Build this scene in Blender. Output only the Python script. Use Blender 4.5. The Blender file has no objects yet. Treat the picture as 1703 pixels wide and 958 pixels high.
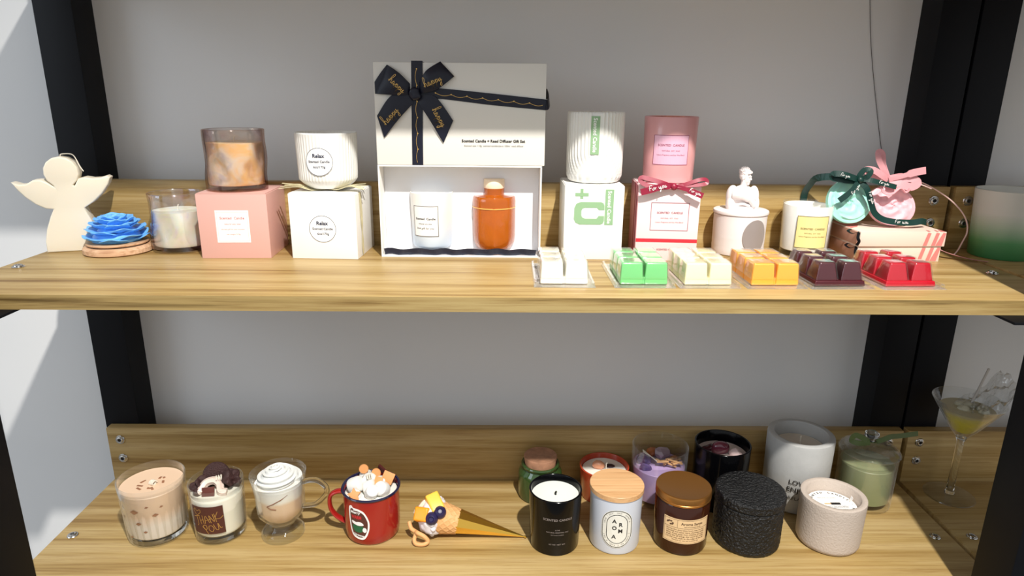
import bpy, bmesh, math, random
from mathutils import Vector, Matrix, noise as mnoise
C = bpy.context.scene.collection
R = math.radians
PI = math.pi
random.seed(7)

# ------------------------------------------------------------------ camera
W, ZU, ZL = 1.437, 1.05, 0.6085          # unit width, upper / lower shelf top
D, TH, HB = 0.295, 0.0194, 0.1025        # shelf depth, thickness, back board height
cd = bpy.data.cameras.new('camera'); cam = bpy.data.objects.new('camera', cd); C.objects.link(cam)
pitch, yaw, roll = 0.28192, 0.0131, 0.00991
fwd = Vector((math.sin(yaw)*math.cos(pitch), math.cos(yaw)*math.cos(pitch), -math.sin(pitch)))
rt = Vector((math.cos(yaw), -math.sin(yaw), 0)); up = rt.cross(fwd)
X = rt*math.cos(roll) + up*math.sin(roll); U = -rt*math.sin(roll) + up*math.cos(roll)
cam.matrix_world = Matrix(((X.x, U.x, -fwd.x, .70906), (X.y, U.y, -fwd.y, -1.08319), (X.z, U.z, -fwd.z, 1.29025), (0, 0, 0, 1)))
cd.sensor_width = 36; cd.lens = 1110.6/1703*36; cd.clip_start = .01
bpy.context.scene.camera = cam

# ------------------------------------------------------------------ light
wd = bpy.data.worlds.new('world'); bpy.context.scene.world = wd; wd.use_nodes = True
bg = wd.node_tree.nodes['Background']; bg.inputs[0].default_value = (.93, .965, 1, 1); bg.inputs[1].default_value = .64

def lamp(kind, name, loc, target, power, col, **k):
    l = bpy.data.lights.new(name, kind); l.energy = power; l.color = col
    for a, b in k.items(): setattr(l, a, b)
    o = bpy.data.objects.new(name, l); C.objects.link(o); o.location = loc
    o.rotation_euler = (Vector(target)-Vector(loc)).to_track_quat('-Z', 'Y').to_euler()
    return o
lamp('SPOT', 'ceiling_spotlight', (1.15, -1.6, 2.95), (.80, -.15, .95), 400, (1, .965, .90), spot_size=R(58), spot_blend=.9, shadow_soft_size=.035)
lamp('AREA', 'window_daylight', (-1.7, -1.5, 1.9), (.1, -.1, .9), 11, (.74, .86, 1), size=1.0)
vs = bpy.context.scene.view_settings
vs.view_transform = 'Standard'; vs.look = 'None'; vs.gamma = 1; vs.exposure = 0; vs.use_curve_mapping = False
bpy.context.scene.cycles.max_bounces = 12
bpy.context.scene.cycles.transparent_max_bounces = 24

# ------------------------------------------------------------------ materials
def s2l(c):
    return tuple(((v/255)/12.92 if v/255 <= .04045 else ((v/255+.055)/1.055)**2.4) for v in c) + (1,)
def nt(name):
    m = bpy.data.materials.new(name); m.use_nodes = True
    return m, m.node_tree, m.node_tree.nodes['Principled BSDF'], m.node_tree.nodes['Material Output']
def coords(t, kind='Object', scale=(1, 1, 1)):
    tc = t.nodes.new('ShaderNodeTexCoord'); mp = t.nodes.new('ShaderNodeMapping'); mp.inputs['Scale'].default_value = scale
    t.links.new(tc.outputs[kind], mp.inputs[0]); return mp.outputs[0]
def nz(t, vec, scale, detail=3, rough=.5, dist=0):
    n = t.nodes.new('ShaderNodeTexNoise'); n.inputs['Scale'].default_value = scale; n.inputs['Detail'].default_value = detail
    n.inputs['Roughness'].default_value = rough; n.inputs['Distortion'].default_value = dist
    t.links.new(vec, n.inputs['Vector']); return n.outputs['Fac']
def ramp(t, fac, stops):
    r = t.nodes.new('ShaderNodeValToRGB'); e = r.color_ramp.elements
    e[0].position, e[0].color = stops[0]; e[1].position, e[1].color = stops[-1]
    for p, c in stops[1:-1]:
        x = e.new(p); x.color = c
    t.links.new(fac, r.inputs[0]); return r.outputs[0]
def mixc(t, f, a, b, mode='MIX'):
    m = t.nodes.new('ShaderNodeMix'); m.data_type = 'RGBA'; m.blend_type = mode
    if isinstance(f, float): m.inputs[0].default_value = f
    else: t.links.new(f, m.inputs[0])
    for i, v in ((6, a), (7, b)):
        if isinstance(v, tuple): m.inputs[i].default_value = v
        else: t.links.new(v, m.inputs[i])
    return m.outputs[2]
def bump(t, p, h, strength=.3, dist=.001):
    b = t.nodes.new('ShaderNodeBump'); b.inputs['Strength'].default_value = strength; b.inputs['Distance'].default_value = dist
    t.links.new(h, b.inputs['Height']); t.links.new(b.outputs[0], p.inputs['Normal'])
def pm(name, rgb, rough=.5, metal=0, sss=0, bmp=None, var=0, spec=.5, coat=0):
    m, t, p, o = nt(name); c = s2l(rgb)
    p.inputs['Base Color'].default_value = c; p.inputs['Roughness'].default_value = rough; p.inputs['Metallic'].default_value = metal
    p.inputs['Specular IOR Level'].default_value = spec; p.inputs['Coat Weight'].default_value = coat
    if sss:
        p.inputs['Subsurface Weight'].default_value = sss; p.inputs['Subsurface Radius'].default_value = (1, .8, .6); p.inputs['Subsurface Scale'].default_value = .004
    if var:
        v = coords(t); n = nz(t, v, 90, 3)
        d = tuple(x*(1-var) for x in c[:3])+(1,)
        t.links.new(ramp(t, n, [(.3, d), (.7, c)]), p.inputs['Base Color'])
    if bmp:
        v = coords(t); bump(t, p, nz(t, v, bmp[0], 4), bmp[1], bmp[2])
    return m
def gradient(name, stops, z0, z1, rough=.4, noise_amt=.0, noise_scale=60, sss=0, alpha=None):
    """the thing's own colour changes with height (object Z)"""
    m, t, p, o = nt(name); v = coords(t)
    sx = t.nodes.new('ShaderNodeSeparateXYZ'); t.links.new(v, sx.inputs[0])
    mr = t.nodes.new('ShaderNodeMapRange'); mr.inputs[1].default_value = z0; mr.inputs[2].default_value = z1
    n = nz(t, v, noise_scale, 3); a = t.nodes.new('ShaderNodeMath'); a.operation = 'MULTIPLY_ADD'; a.inputs[1].default_value = noise_amt
    t.links.new(n, a.inputs[0]); t.links.new(sx.outputs[2], a.inputs[2]); t.links.new(a.outputs[0], mr.inputs[0])
    t.links.new(ramp(t, mr.outputs[0], [(q, s2l(c)) for q, c in stops]), p.inputs['Base Color'])
    p.inputs['Roughness'].default_value = rough
    if sss: p.inputs['Subsurface Weight'].default_value = sss; p.inputs['Subsurface Scale'].default_value = .004
    return m
def glass(name, tint=(1, 1, 1), rough=.02, fres=.2, bmp=None, gloss=(1, 1, 1)):
    m, t, p, o = nt(name); t.nodes.remove(p)
    tr = t.nodes.new('ShaderNodeBsdfTransparent'); tr.inputs[0].default_value = tint+(1,)
    gl = t.nodes.new('ShaderNodeBsdfGlossy'); gl.inputs['Roughness'].default_value = rough; gl.inputs[0].default_value = gloss+(1,)
    lw = t.nodes.new('ShaderNodeLayerWeight'); lw.inputs[0].default_value = .5
    df = t.nodes.new('ShaderNodeBsdfDiffuse'); df.inputs[0].default_value = (.9, .93, .92, 1)  # white diffuse at grazing angles paints in the bright rim highlights
    def curve(expo, mul, add):
        p1 = t.nodes.new('ShaderNodeMath'); p1.operation = 'POWER'; p1.inputs[1].default_value = expo
        p2 = t.nodes.new('ShaderNodeMath'); p2.operation = 'MULTIPLY_ADD'; p2.inputs[1].default_value = mul; p2.inputs[2].default_value = add; p2.use_clamp = True
        t.links.new(lw.outputs['Facing'], p1.inputs[0]); t.links.new(p1.outputs[0], p2.inputs[0]); return p2.outputs[0]
    mx = t.nodes.new('ShaderNodeMixShader'); m2 = t.nodes.new('ShaderNodeMixShader')
    t.links.new(curve(3.2, .75*fres/.2, .035), mx.inputs[0]); t.links.new(curve(5, .20*fres/.2, .004*fres/.2), m2.inputs[0])
    t.links.new(tr.outputs[0], mx.inputs[1]); t.links.new(gl.outputs[0], mx.inputs[2])
    t.links.new(mx.outputs[0], m2.inputs[1]); t.links.new(df.outputs[0], m2.inputs[2]); t.links.new(m2.outputs[0], o.inputs[0])
    if bmp:
        v = coords(t); b = t.nodes.new('ShaderNodeBump'); b.inputs['Strength'].default_value = bmp[1]; b.inputs['Distance'].default_value = bmp[2]
        t.links.new(nz(t, v, bmp[0], 2), b.inputs['Height']); t.links.new(b.outputs[0], gl.inputs['Normal']); t.links.new(b.outputs[0], lw.inputs['Normal'])
    return m
def wood_mat(name, light, mid, dark, along='x', bandscale=1.0, rough=.42):
    m, t, p, o = nt(name)
    sc = (1.2, 40, 40)
    v = coords(t, 'Object', sc)
    n1 = nz(t, v, 1.1*bandscale, 5, .6, .3)
    v2 = coords(t, 'Object', tuple(s*(4.5 if s > 1 else 3) for s in sc)); n2 = nz(t, v2, 1.6, 6, .7, .1)
    v3 = coords(t, 'Object', tuple(s*.35 if s > 1 else .5 for s in sc)); n3 = nz(t, v3, 1.6, 2, .5, .2)
    base = ramp(t, n1, [(.30, s2l(dark)), (.44, s2l(mid)), (.62, s2l(light))])
    fine = ramp(t, n2, [(.33, (.66, .56, .45, 1)), (.52, (1, 1, 1, 1))])
    band = ramp(t, n3, [(.35, (.84, .78, .68, 1)), (.6, (1.03, 1.02, 1.0, 1))])
    c = mixc(t, .75, base, fine, 'MULTIPLY'); c = mixc(t, .9, c, band, 'MULTIPLY')
    t.links.new(c, p.inputs['Base Color']); p.inputs['Roughness'].default_value = rough; p.inputs['Specular IOR Level'].default_value = .35
    bump(t, p, n2, .12, .0006)
    return m
M = {}
M['wood'] = wood_mat('wood_laminate', (190, 166, 118), (172, 145, 92), (134, 104, 56))
M['wood_edge'] = wood_mat('edge_banding', (168, 146, 98), (154, 130, 82), (92, 72, 36), bandscale=1.6)
M['wood_lid'] = wood_mat('beech_wood', (226, 184, 138), (222, 176, 128), (212, 164, 116), bandscale=2.5)
M['palewood'] = wood_mat('pale_wood', (214, 178, 146), (202, 162, 130), (176, 134, 104), bandscale=2.5)
m, t, p, o = nt('wall_paint'); v = coords(t); n = nz(t, v, 2.2, 4)
t.links.new(ramp(t, n, [(.3, s2l((226, 226, 226))), (.7, s2l((232, 232, 232)))]), p.inputs['Base Color']); p.inputs['Roughness'].default_value = .85
bump(t, p, nz(t, v, 260, 3), .12, .0006); M['wall'] = m
M['floor'] = pm('floor_tile', (150, 146, 140), .4, bmp=(30, .05, .001))
M['steel_black'] = pm('black_powder_coat', (7, 8, 13), .55, 0, bmp=(900, .12, .0003), spec=.2)
M['chrome'] = pm('bolt_steel', (205, 203, 200), .22, 1, bmp=(300, .1, .0003))
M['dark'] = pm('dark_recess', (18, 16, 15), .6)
M['white_card'] = pm('white_card', (238, 236, 232), .55, bmp=(500, .04, .0003))
M['white_paper'] = pm('white_paper', (243, 241, 238), .5)
M['ceramic'] = pm('white_ceramic', (232, 230, 224), .45, sss=.05)
M['plaster'] = pm('white_plaster', (232, 224, 222), .6, bmp=(160, .12, .0006))
M['wax'] = pm('cream_wax', (230, 221, 202), .42, sss=.35)
M['wax_white'] = pm('white_wax', (240, 238, 230), .42, sss=.3)
M['wick'] = pm('cotton_wick', (226, 218, 202), .8)
M['wick_black'] = pm('burnt_wick', (20, 17, 15), .8)
M['ink'] = pm('navy_ink', (34, 40, 66), .6)
M['ink_black'] = pm('black_ink', (26, 24, 24), .6)
M['ink_grey'] = pm('grey_ink', (118, 112, 108), .6)
M['glass'] = glass('clear_glass', (.985, .99, .988), .02, .2)
M['glass_thick'] = glass('thick_clear_glass', (.974, .98, .977), .03, .24, bmp=(90, .3, .002))
M['gold'] = pm('gold_ink', (214, 172, 98), .35, .6)

m, t, p, o = nt('solid_crystal_glass'); p.inputs['Base Color'].default_value = (.96, .98, .97, 1); p.inputs['Transmission Weight'].default_value = 1
p.inputs['Roughness'].default_value = .015; p.inputs['IOR'].default_value = 1.46; M['solid_glass'] = m
M['glass_foot'] = glass('foot_glass', (.93, .945, .94), .04, .34, bmp=(70, .4, .003))
# ------------------------------------------------------------------ mesh helpers
class G:
    def __init__(s): s.v = []; s.f = []
    def add(s, vs, fs, M4=None):
        b = len(s.v)
        s.v += [tuple(M4 @ Vector(p)) if M4 else tuple(p) for p in vs]
        s.f += [tuple(i+b for i in f) for f in fs]
        return s
def obj(name, g, m, parent=None, loc=None, rot=None, smooth=40, label=None):
    me = bpy.data.meshes.new(name); me.from_pydata(g.v, [], g.f)
    bm = bmesh.new(); bm.from_mesh(me); bmesh.ops.recalc_face_normals(bm, faces=bm.faces); bm.to_mesh(me); bm.free()
    me.materials.append(m)
    if smooth:
        me.polygons.foreach_set('use_smooth', [True]*len(me.polygons)); me.set_sharp_from_angle(angle=R(smooth))
    o = bpy.data.objects.new(name, me); C.objects.link(o)
    if parent: o.parent = parent
    if loc: o.location = loc
    if rot: o.rotation_euler = rot
    if label: o['label'] = label
    return o
def tag(o, label, cat, group=None):
    o['label'] = label; o['category'] = cat
    if group: o['group'] = group
    return o
def thing(name, label, cat, loc, rz=0, group=None):
    o = bpy.data.objects.new(name, None); o.empty_display_size = .02; C.objects.link(o); o.location = loc; o.rotation_euler = (0, 0, rz)
    return tag(o, label, cat, group)
def dup(o, parent=None, mesh_map=None):
    c = o.copy(); C.objects.link(c)
    if parent: c.parent = parent
    for ch in list(o.children): dup(ch, c)
    return c
def T(x, y, z): return Matrix.Translation((x, y, z))
def RX(a): return Matrix.Rotation(a, 4, 'X')
def RY(a): return Matrix.Rotation(a, 4, 'Y')
def RZ(a): return Matrix.Rotation(a, 4, 'Z')
def lathe(prof, n=64, rf=None, g=None, M4=None):
    g = g or G(); vs = []; rings = []
    for r, z in prof:
        if r < 1e-7: rings.append([len(vs)]); vs.append((0, 0, z))
        else:
            ring = []
            for i in range(n):
                a = 2*PI*i/n; rr = rf(a, r, z) if rf else r
                ring.append(len(vs)); vs.append((rr*math.cos(a), rr*math.sin(a), z))
            rings.append(ring)
    fs = []
    for A, B in zip(rings, rings[1:]):
        if len(A) == 1 and len(B) == 1: continue
        for i in range(n):
            j = (i+1) % n
            if len(A) == 1: fs.append((A[0], B[j], B[i]))
            elif len(B) == 1: fs.append((A[i], A[j], B[0]))
            else: fs.append((A[i], A[j], B[j], B[i]))
    return g.add(vs, fs, M4)
def cup(rb, rt, h, wall=.003, floor=.006, n=64, rf=None, foot=.002, steps=1):
    pr = [(0, 0), (rb-foot, 0), (rb-foot*.3, foot*.3), (rb, foot)]
    for k in range(1, steps): q = k/steps; pr.append((rb+(rt-rb)*q, foot+(h-.001-foot)*q))
    pr += [(rt, h-.001), (rt-wall*.25, h-.0002), (rt-wall*.5, h), (rt-wall*.8, h-.0003), (rt-wall, h-.0012)]
    for k in range(1, steps): q = 1-k/steps; pr.append((rb+(rt-rb)*q-wall, floor+.001+(h-floor)*q*.98))
    pr += [(rb-wall, floor+.002), (rb-wall-.002, floor), (0, floor)]
    return lathe(pr, n, rf)
def solid(rb, rt, z0, z1, n=64, bev=.0008, rf=None, dome=0):
    pr = [(0, z0), (rb-bev, z0), (rb, z0+bev), (rt, z1-bev), (rt-bev, z1)]
    if dome: pr += [(rt*.6, z1+dome*.6), (0, z1+dome)]
    else: pr += [(rt*.5, z1), (0, z1)]
    return lathe(pr, n, rf)
def box(x0, x1, y0, y1, z0, z1, bev=.0006, g=None, M4=None, seg=2):
    bm = bmesh.new(); bmesh.ops.create_cube(bm, size=1)
    for v in bm.verts: v.co = Vector((x0+(v.co.x+.5)*(x1-x0), y0+(v.co.y+.5)*(y1-y0), z0+(v.co.z+.5)*(z1-z0)))
    if bev: bmesh.ops.bevel(bm, geom=bm.edges[:], offset=bev, segments=seg, affect='EDGES', profile=.6)
    return frombm(bm, g, M4)
def frombm(bm, g=None, M4=None):
    g = g or G(); bm.verts.index_update()
    g.add([v.co[:] for v in bm.verts], [[v.index for v in f.verts] for f in bm.faces], M4); bm.free(); return g
def prism(outline, y0, y1, bev=0, g=None, M4=None, seg=3):
    """outline in x,z extruded along y"""
    bm = bmesh.new(); a = [bm.verts.new((x, y0, z)) for x, z in outline]
    f = bm.faces.new(a); r = bmesh.ops.extrude_face_region(bm, geom=[f])
    for v in [e for e in r['geom'] if isinstance(e, bmesh.types.BMVert)]: v.co.y = y1
    bmesh.ops.recalc_face_normals(bm, faces=bm.faces)
    if bev:
        ed = [e for e in bm.edges if abs(e.verts[0].co.y-e.verts[1].co.y) < 1e-6]
        bmesh.ops.bevel(bm, geom=ed, offset=bev, segments=seg, affect='EDGES', profile=.5)
    bmesh.ops.triangulate(bm, faces=[f for f in bm.faces if len(f.verts) > 4])
    return frombm(bm, g, M4)
def smoothpath(pts, k=6, closed=False):
    P = [Vector(p) for p in pts]; out = []; n = len(P)
    rng = n if closed else n-1
    for i in range(rng):
        if closed: a, b, c, d = P[i-1], P[i], P[(i+1) % n], P[(i+2) % n]
        else: a, b, c, d = P[max(i-1, 0)], P[i], P[i+1], P[min(i+2, n-1)]
        for j in range(k):
            s = j/k
            out.append(.5*((2*b)+(c-a)*s+(2*a-5*b+4*c-d)*s*s+(3*b-a-3*c+d)*s**3))
    if not closed: out.append(P[-1])
    return out
def tube(pts, r, n=8, closed=False, g=None, M4=None, flat=1.0, star=0):
    g = g or G(); P = [Vector(p) for p in pts]; L = len(P); vs = []; fs = []
    nrm = None
    for i, p in enumerate(P):
        t_ = (P[(i+1) % L]-P[i-1]) if closed else (P[min(i+1, L-1)]-P[max(i-1, 0)])
        if t_.length < 1e-9: t_ = Vector((0, 0, 1))
        t_.normalize()
        if nrm is None: nrm = t_.orthogonal().normalized() if abs(t_.z) > .9 else t_.cross(Vector((0, 0, 1))).normalized()
        else:
            nrm = nrm - t_*nrm.dot(t_)
            nrm = nrm.normalized() if nrm.length > 1e-6 else t_.orthogonal().normalized()
        bn = t_.cross(nrm); rr = r[i] if isinstance(r, (list, tuple)) else r
        for k in range(n):
            a = 2*PI*k/n; q = rr*(1+star*(1 if k % 2 else -1))
            vs.append(p+nrm*math.cos(a)*q+bn*math.sin(a)*q*flat)
    for i in range(L if closed else L-1):
        j = (i+1) % L
        for k in range(n): fs.append((i*n+k, i*n+(k+1) % n, j*n+(k+1) % n, j*n+k))
    if not closed: fs.append(tuple(range(n))); fs.append(tuple((L-1)*n+k for k in range(n)))
    return g.add(vs, fs, M4)
def blob(c, r, sub=3, amp=0, fr=60, g=None, M4=None, seed=0, flat_bottom=None):
    bm = bmesh.new(); bmesh.ops.create_icosphere(bm, subdivisions=sub, radius=1)
    rr = r if isinstance(r, (tuple, list)) else (r, r, r)
    for v in bm.verts:
        d = v.co.normalized(); k = 1
        q = Vector((d.x*rr[0], d.y*rr[1], d.z*rr[2]))
        if amp: k += amp*mnoise.noise(q*fr+Vector((seed*3.1, seed*1.7, seed)))
        q *= k
        if flat_bottom is not None: q.z = max(q.z, -flat_bottom)
        v.co = Vector(c)+q
    return frombm(bm, g, M4)
def ribbon(path, widths, normal_hint, th=.0005, g=None):
    """flat band along path; widths scalar or list; width direction = tangent x hint"""
    g = g or G(); P = [Vector(p) for p in path]; L = len(P); vs = []; fs = []
    for i, p in enumerate(P):
        t_ = (P[min(i+1, L-1)]-P[max(i-1, 0)]).normalized()
        h = Vector(normal_hint[i] if isinstance(normal_hint, list) else normal_hint)
        s = t_.cross(h); s = s.normalized() if s.length > 1e-6 else Vector((0, 0, 1)); nn = s.cross(t_)
        w = (widths[i] if isinstance(widths, list) else widths)/2
        vs += [p+s*w+nn*th/2, p-s*w+nn*th/2, p-s*w-nn*th/2, p+s*w-nn*th/2]
    for i in range(L-1):
        for k in range(4): fs.append((4*i+k, 4*i+(k+1) % 4, 4*i+4+(k+1) % 4, 4*i+4+k))
    fs += [(0, 1, 2, 3), tuple(4*(L-1)+k for k in range(4))]
    return g.add(vs, fs)
# surfaces: (u, v, d) -> xyz, u to the right, v up, d outwards
def cyl_surf(rfun, a0=-90, v0=0):
    def f(u, v, d):
        r = rfun(v) if callable(rfun) else rfun
        a = R(a0)+u/r; return ((r+d)*math.cos(a), (r+d)*math.sin(a), v)
    return f
def flat_surf(x, y, z=0): return lambda u, v, d: (x+u, y-d, z+v)
def patch(fn, u0, u1, v0, v1, nu=12, nv=4, d0=.0001, d1=.0004, g=None, outline=None):
    g = g or G(); vs = []; fs = []
    idx = lambda k, i, j: k*(nu+1)*(nv+1)+i*(nv+1)+j
    for d in (d0, d1):
        for i in range(nu+1):
            for j in range(nv+1): vs.append(fn(u0+(u1-u0)*i/nu, v0+(v1-v0)*j/nv, d))
    for i in range(nu):
        for j in range(nv):
            for k in (0, 1): fs.append((idx(k, i, j), idx(k, i+1, j), idx(k, i+1, j+1), idx(k, i, j+1)))
    for i in range(nu):
        for j in (0, nv): fs.append((idx(0, i, j), idx(0, i+1, j), idx(1, i+1, j), idx(1, i, j)))
    for j in range(nv):
        for i in (0, nu): fs.append((idx(0, i, j), idx(0, i, j+1), idx(1, i, j+1), idx(1, i, j)))
    return g.add(vs, fs)
def disc_patch(fn, cu, cv, ru, rv, n=40, d0=.0001, d1=.0004, g=None):
    g = g or G(); vs = []; fs = []
    for d in (d0, d1):
        vs.append(fn(cu, cv, d))
        for q in (.5, 1):
            for i in range(n): a = 2*PI*i/n; vs.append(fn(cu+ru*q*math.cos(a), cv+rv*q*math.sin(a), d))
    S = 2*n+1
    for k in (0, 1):
        for i in range(n):
            j = (i+1) % n; b = k*S
            fs += [(b, b+1+i, b+1+j), (b+1+i, b+1+n+i, b+1+n+j, b+1+j)]
    for i in range(n): j = (i+1) % n; fs.append((1+n+i, 1+n+j, S+1+n+j, S+1+n+i))
    return g.add(vs, fs)
def line_loop(fn, pts, w, d=.0006, g=None, closed=True):
    """thin printed line of width w along 2D points"""
    g = g or G(); n = len(pts); P = [Vector((p[0], p[1])) for p in pts]; vs = []; fs = []
    for i in range(n):
        a = P[i-1] if (closed or i) else P[i]; b = P[(i+1) % n] if (closed or i < n-1) else P[i]
        t_ = b-a; t_ = t_.normalized() if t_.length > 0 else Vector((1, 0)); s = Vector((-t_.y, t_.x))*w/2
        if closed and n < 9:   # mitred corners
            e1 = (P[i]-a).normalized(); e2 = (b-P[i]).normalized(); k = max(.3, math.cos(math.acos(max(-1, min(1, e1.dot(e2))))/2)); s = s/k
        vs += [fn(*(P[i]+s), d), fn(*(P[i]-s), d)]
    for i in range(n if closed else n-1): j = (i+1) % n; fs.append((2*i, 2*i+1, 2*j+1, 2*j))
    return g.add(vs, fs)
def rect(u0, u1, v0, v1, k=6):
    o = []
    for a, b in (((u0, v0), (u1, v0)), ((u1, v0), (u1, v1)), ((u1, v1), (u0, v1)), ((u0, v1), (u0, v0))):
        for i in range(k): o.append((a[0]+(b[0]-a[0])*i/k, a[1]+(b[1]-a[1])*i/k))
    return o
def frame_line(fn, u0, u1, v0, v1, w, d=.0006, g=None):
    g = g or G()
    for a in (patch_args for patch_args in ((u0, u1, v1-w, v1), (u0, u1, v0, v0+w), (u0, u0+w, v0, v1), (u1-w, u1, v0, v1))):
        patch(fn, *a, nu=10 if a[1]-a[0] > 2*w else 1, nv=1, d0=d-.0001, d1=d, g=g)
    return g
_tc = {}
def text(s, fn, u, v, height=None, width=None, rot=0, d=.0007, bold=0, shear=0, g=None, spacing=1, squash=1):
    """text centred at u,v on a surface"""
    key = (s, bold, shear, spacing)
    if key not in _tc:
        c = bpy.data.curves.new('t', 'FONT'); c.body = s; c.offset = bold; c.shear = shear; c.space_character = spacing
        c.resolution_u = 2; o = bpy.data.objects.new('t', c); me = bpy.data.meshes.new_from_object(o)
        vs = [(p.co.x, p.co.y) for p in me.vertices]; fs = [tuple(f.vertices) for f in me.polygons]
        _tc[key] = (vs, fs); bpy.data.objects.remove(o); bpy.data.curves.remove(c); bpy.data.meshes.remove(me)
    vs, fs = _tc[key]; g = g or G()
    xs = [p[0] for p in vs]; ys = [p[1] for p in vs]
    sc = width/(max(xs)-min(xs)) if width else height/(max(ys)-min(ys))
    sy = sc*squash
    cx, cy = (max(xs)+min(xs))/2, (max(ys)+min(ys))/2; cr, sr = math.cos(rot), math.sin(rot)
    out = []
    for x, y in vs:
        x = (x-cx)*sc; y = (y-cy)*sy; out.append(fn(u+x*cr-y*sr, v+x*sr+y*cr, d))
    return g.add(out, fs)
HAPPY = [[(0, .1), (.25, .5), (.45, 1.2), (.35, 1.45), (.22, 1.2), (.15, 0), (.3, .45), (.45, .5), (.5, .2), (.55, 0), (.7, .1), (.9, .48), (.8, .5), (.72, .2), (.85, 0), (1.0, .2), (1.06, .5), (1.06, .1), (1.15, 0), (1.35, .45), (1.42, .5), (1.36, -.6), (1.4, -.1), (1.48, .4), (1.62, .5), (1.7, .3), (1.6, .03), (1.47, .08), (1.8, .1), (2.0, .5), (1.93, -.6), (1.98, -.1), (2.06, .4), (2.2, .5), (2.28, .3), (2.18, .03), (2.05, .08), (2.35, .12), (2.5, .5), (2.5, .15), (2.62, .03), (2.78, .5), (2.75, -.4), (2.6, -.65), (2.5, -.4), (3.0, .2)]]
THANK = [[(0, 1), (.8, 1.1)], [(.4, 1.1), (.35, .1), (.15, -.15)], [(.7, 1), (.75, 0)], [(.72, .5), (1.05, .55)], [(1.1, 1.1), (1.05, 0)], [(1.2, .05), (1.45, 1), (1.7, .05)], [(1.25, .4), (2.0, .55)], [(1.85, 0), (1.85, 1), (2.2, .1), (2.25, 1.1)], [(2.4, 1.1), (2.4, 0)], [(2.8, 1.2), (2.4, .5), (2.85, .3), (3.2, .5)]]
YOU = [[(0, 1), (.25, .5), (.1, 1.05), (.5, 1.1), (.45, .6), (.25, .5), (.35, -.1)], [(.8, .9), (.65, .4), (.9, .05), (1.2, .4), (1.1, .85), (.8, .9)], [(1.35, .95), (1.4, .2), (1.65, .1), (1.85, .9), (1.9, .2), (2.1, .15)]]
HEART = [[(0, .1), (-.5, .7), (-.35, 1.1), (0, .8), (.4, 1.15), (.55, .7), (.1, .1)]]
FORYOU = [[(0, 0), (.1, .9), (.4, 1.1), (.6, .9)], [(-.1, .5), (.45, .55)], [(.7, .4), (.6, .1), (.85, .05), (.9, .4), (.75, .5), (1.1, .4), (1.15, .05), (1.2, .4), (1.4, .45)], [(1.9, .5), (1.95, .1), (2.15, .1), (2.25, .5), (2.2, -.4), (2.0, -.5), (2.5, .2), (2.6, .45), (2.5, .1), (2.75, .05), (2.75, .4), (2.6, .5), (3.0, .45), (3.0, .1), (3.2, .1), (3.3, .5), (3.3, .05), (3.5, .2)]]
def script(strokes, fn, u, v, size, rot=0, w=.0006, d=.0008, g=None, k=5):
    g = g or G(); allp = [p for s in strokes for p in s]
    cx = (max(p[0] for p in allp)+min(p[0] for p in allp))/2; cy = (max(p[1] for p in allp)+min(p[1] for p in allp))/2
    cr, sr = math.cos(rot), math.sin(rot)
    for s in strokes:
        P = smoothpath([(p[0]-cx, p[1]-cy, 0) for p in s], k)
        q = [(u+(p.x*cr-p.y*sr)*size, v+(p.x*sr+p.y*cr)*size) for p in P]
        line_loop(fn, q, w, d, g, closed=False)
    return g

# ------------------------------------------------------------------ room
def structure(name, g, m): o = obj(name, g, m, smooth=0); o['kind'] = 'structure'; return o
structure('wall_back', box(-3, 4.5, .075, .175, 0, 3.1, 0), M['wall'])
structure('floor', box(-3, 4.5, -3.5, .175, -.05, 0, 0), M['floor'])

# ------------------------------------------------------------------ shelving unit
def bolt_mesh():
    g = lathe([(0, 0), (.0078, 0), (.0084, .0006), (.0076, .0016), (.0060, .0018), (.0056, .0030), (.0044, .0036), (.0030, .0034), (.0026, .0012), (0, .0011)], 24)
    return g
bolt0 = obj('bolt', bolt_mesh(), M['chrome'], smooth=30)
bolt_first = [True]
def socket(parent):  # dark hex recess, joined as one part: deepest level
    pass
def bolt(parent, x, y, z, face):
    if bolt_first[0]: b = bolt0; bolt_first[0] = False
    else: b = bolt0.copy(); C.objects.link(b)
    b.parent = parent; b.location = (x, y, z); b.rotation_euler = (R(90), 0, 0) if face == 'y' else (0, 0, 0)
    return b
# hex socket is a second material on the bolt mesh
me = bolt0.data; me.materials.append(M['dark'])
for p_ in me.polygons:
    if p_.center.xy.length < .0027: p_.material_index = 1

def shelf_unit(x0, label, zs, w=W, lo=-.0105, hi=.0055):
    u = thing('shelving_unit', label, 'shelf', (x0, -D/2, 0))
    def P(name, g, m, **k):
        o = obj(name, g, m, u, loc=(-x0, D/2, 0), **k); return o
    for z in zs:
        s = P('shelf_board', box(x0, x0+w, -D, 0, z-TH, z, .0012), M['wood'], smooth=30)
        for bx in (.0245, w-.0265): bolt(s, x0+bx, -.1628, z, 'z')
        P('edge_band', box(x0, x0+w, -D-.0006, -D-.00005, z-TH, z-.0004, 0), M['wood_edge'], smooth=0)
        b = P('back_board', box(x0, x0+w, .0002, .018, z-TH, z+HB, .0012), M['wood'], smooth=30)
        for bx in (.0225, w-.0245):
            bolt(b, x0+bx, .0002, z+.080, 'y'); bolt(b, x0+bx, .0002, z+.043, 'y')
        for bx in (lo+.0105, w-.108):
            P('shelf_bracket', box(x0+bx, x0+bx+.108, -D-.0290, -D+.10, z-TH-.0035, z-TH-.0002, .0006), M['steel_black'])
    for bx in (lo, w+hi-.060):
        P('post', box(x0+bx, x0+bx+.060, .0185, .0745, 0, 2.0, .002), M['steel_black'])
    for bx in (lo+.003 if lo else 0, w+hi-.070):
        P('post', box(x0+bx, x0+bx+.0698, -D-.064, -D-.0003, 0, 2.0, .002), M['steel_black'])
    return u
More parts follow.
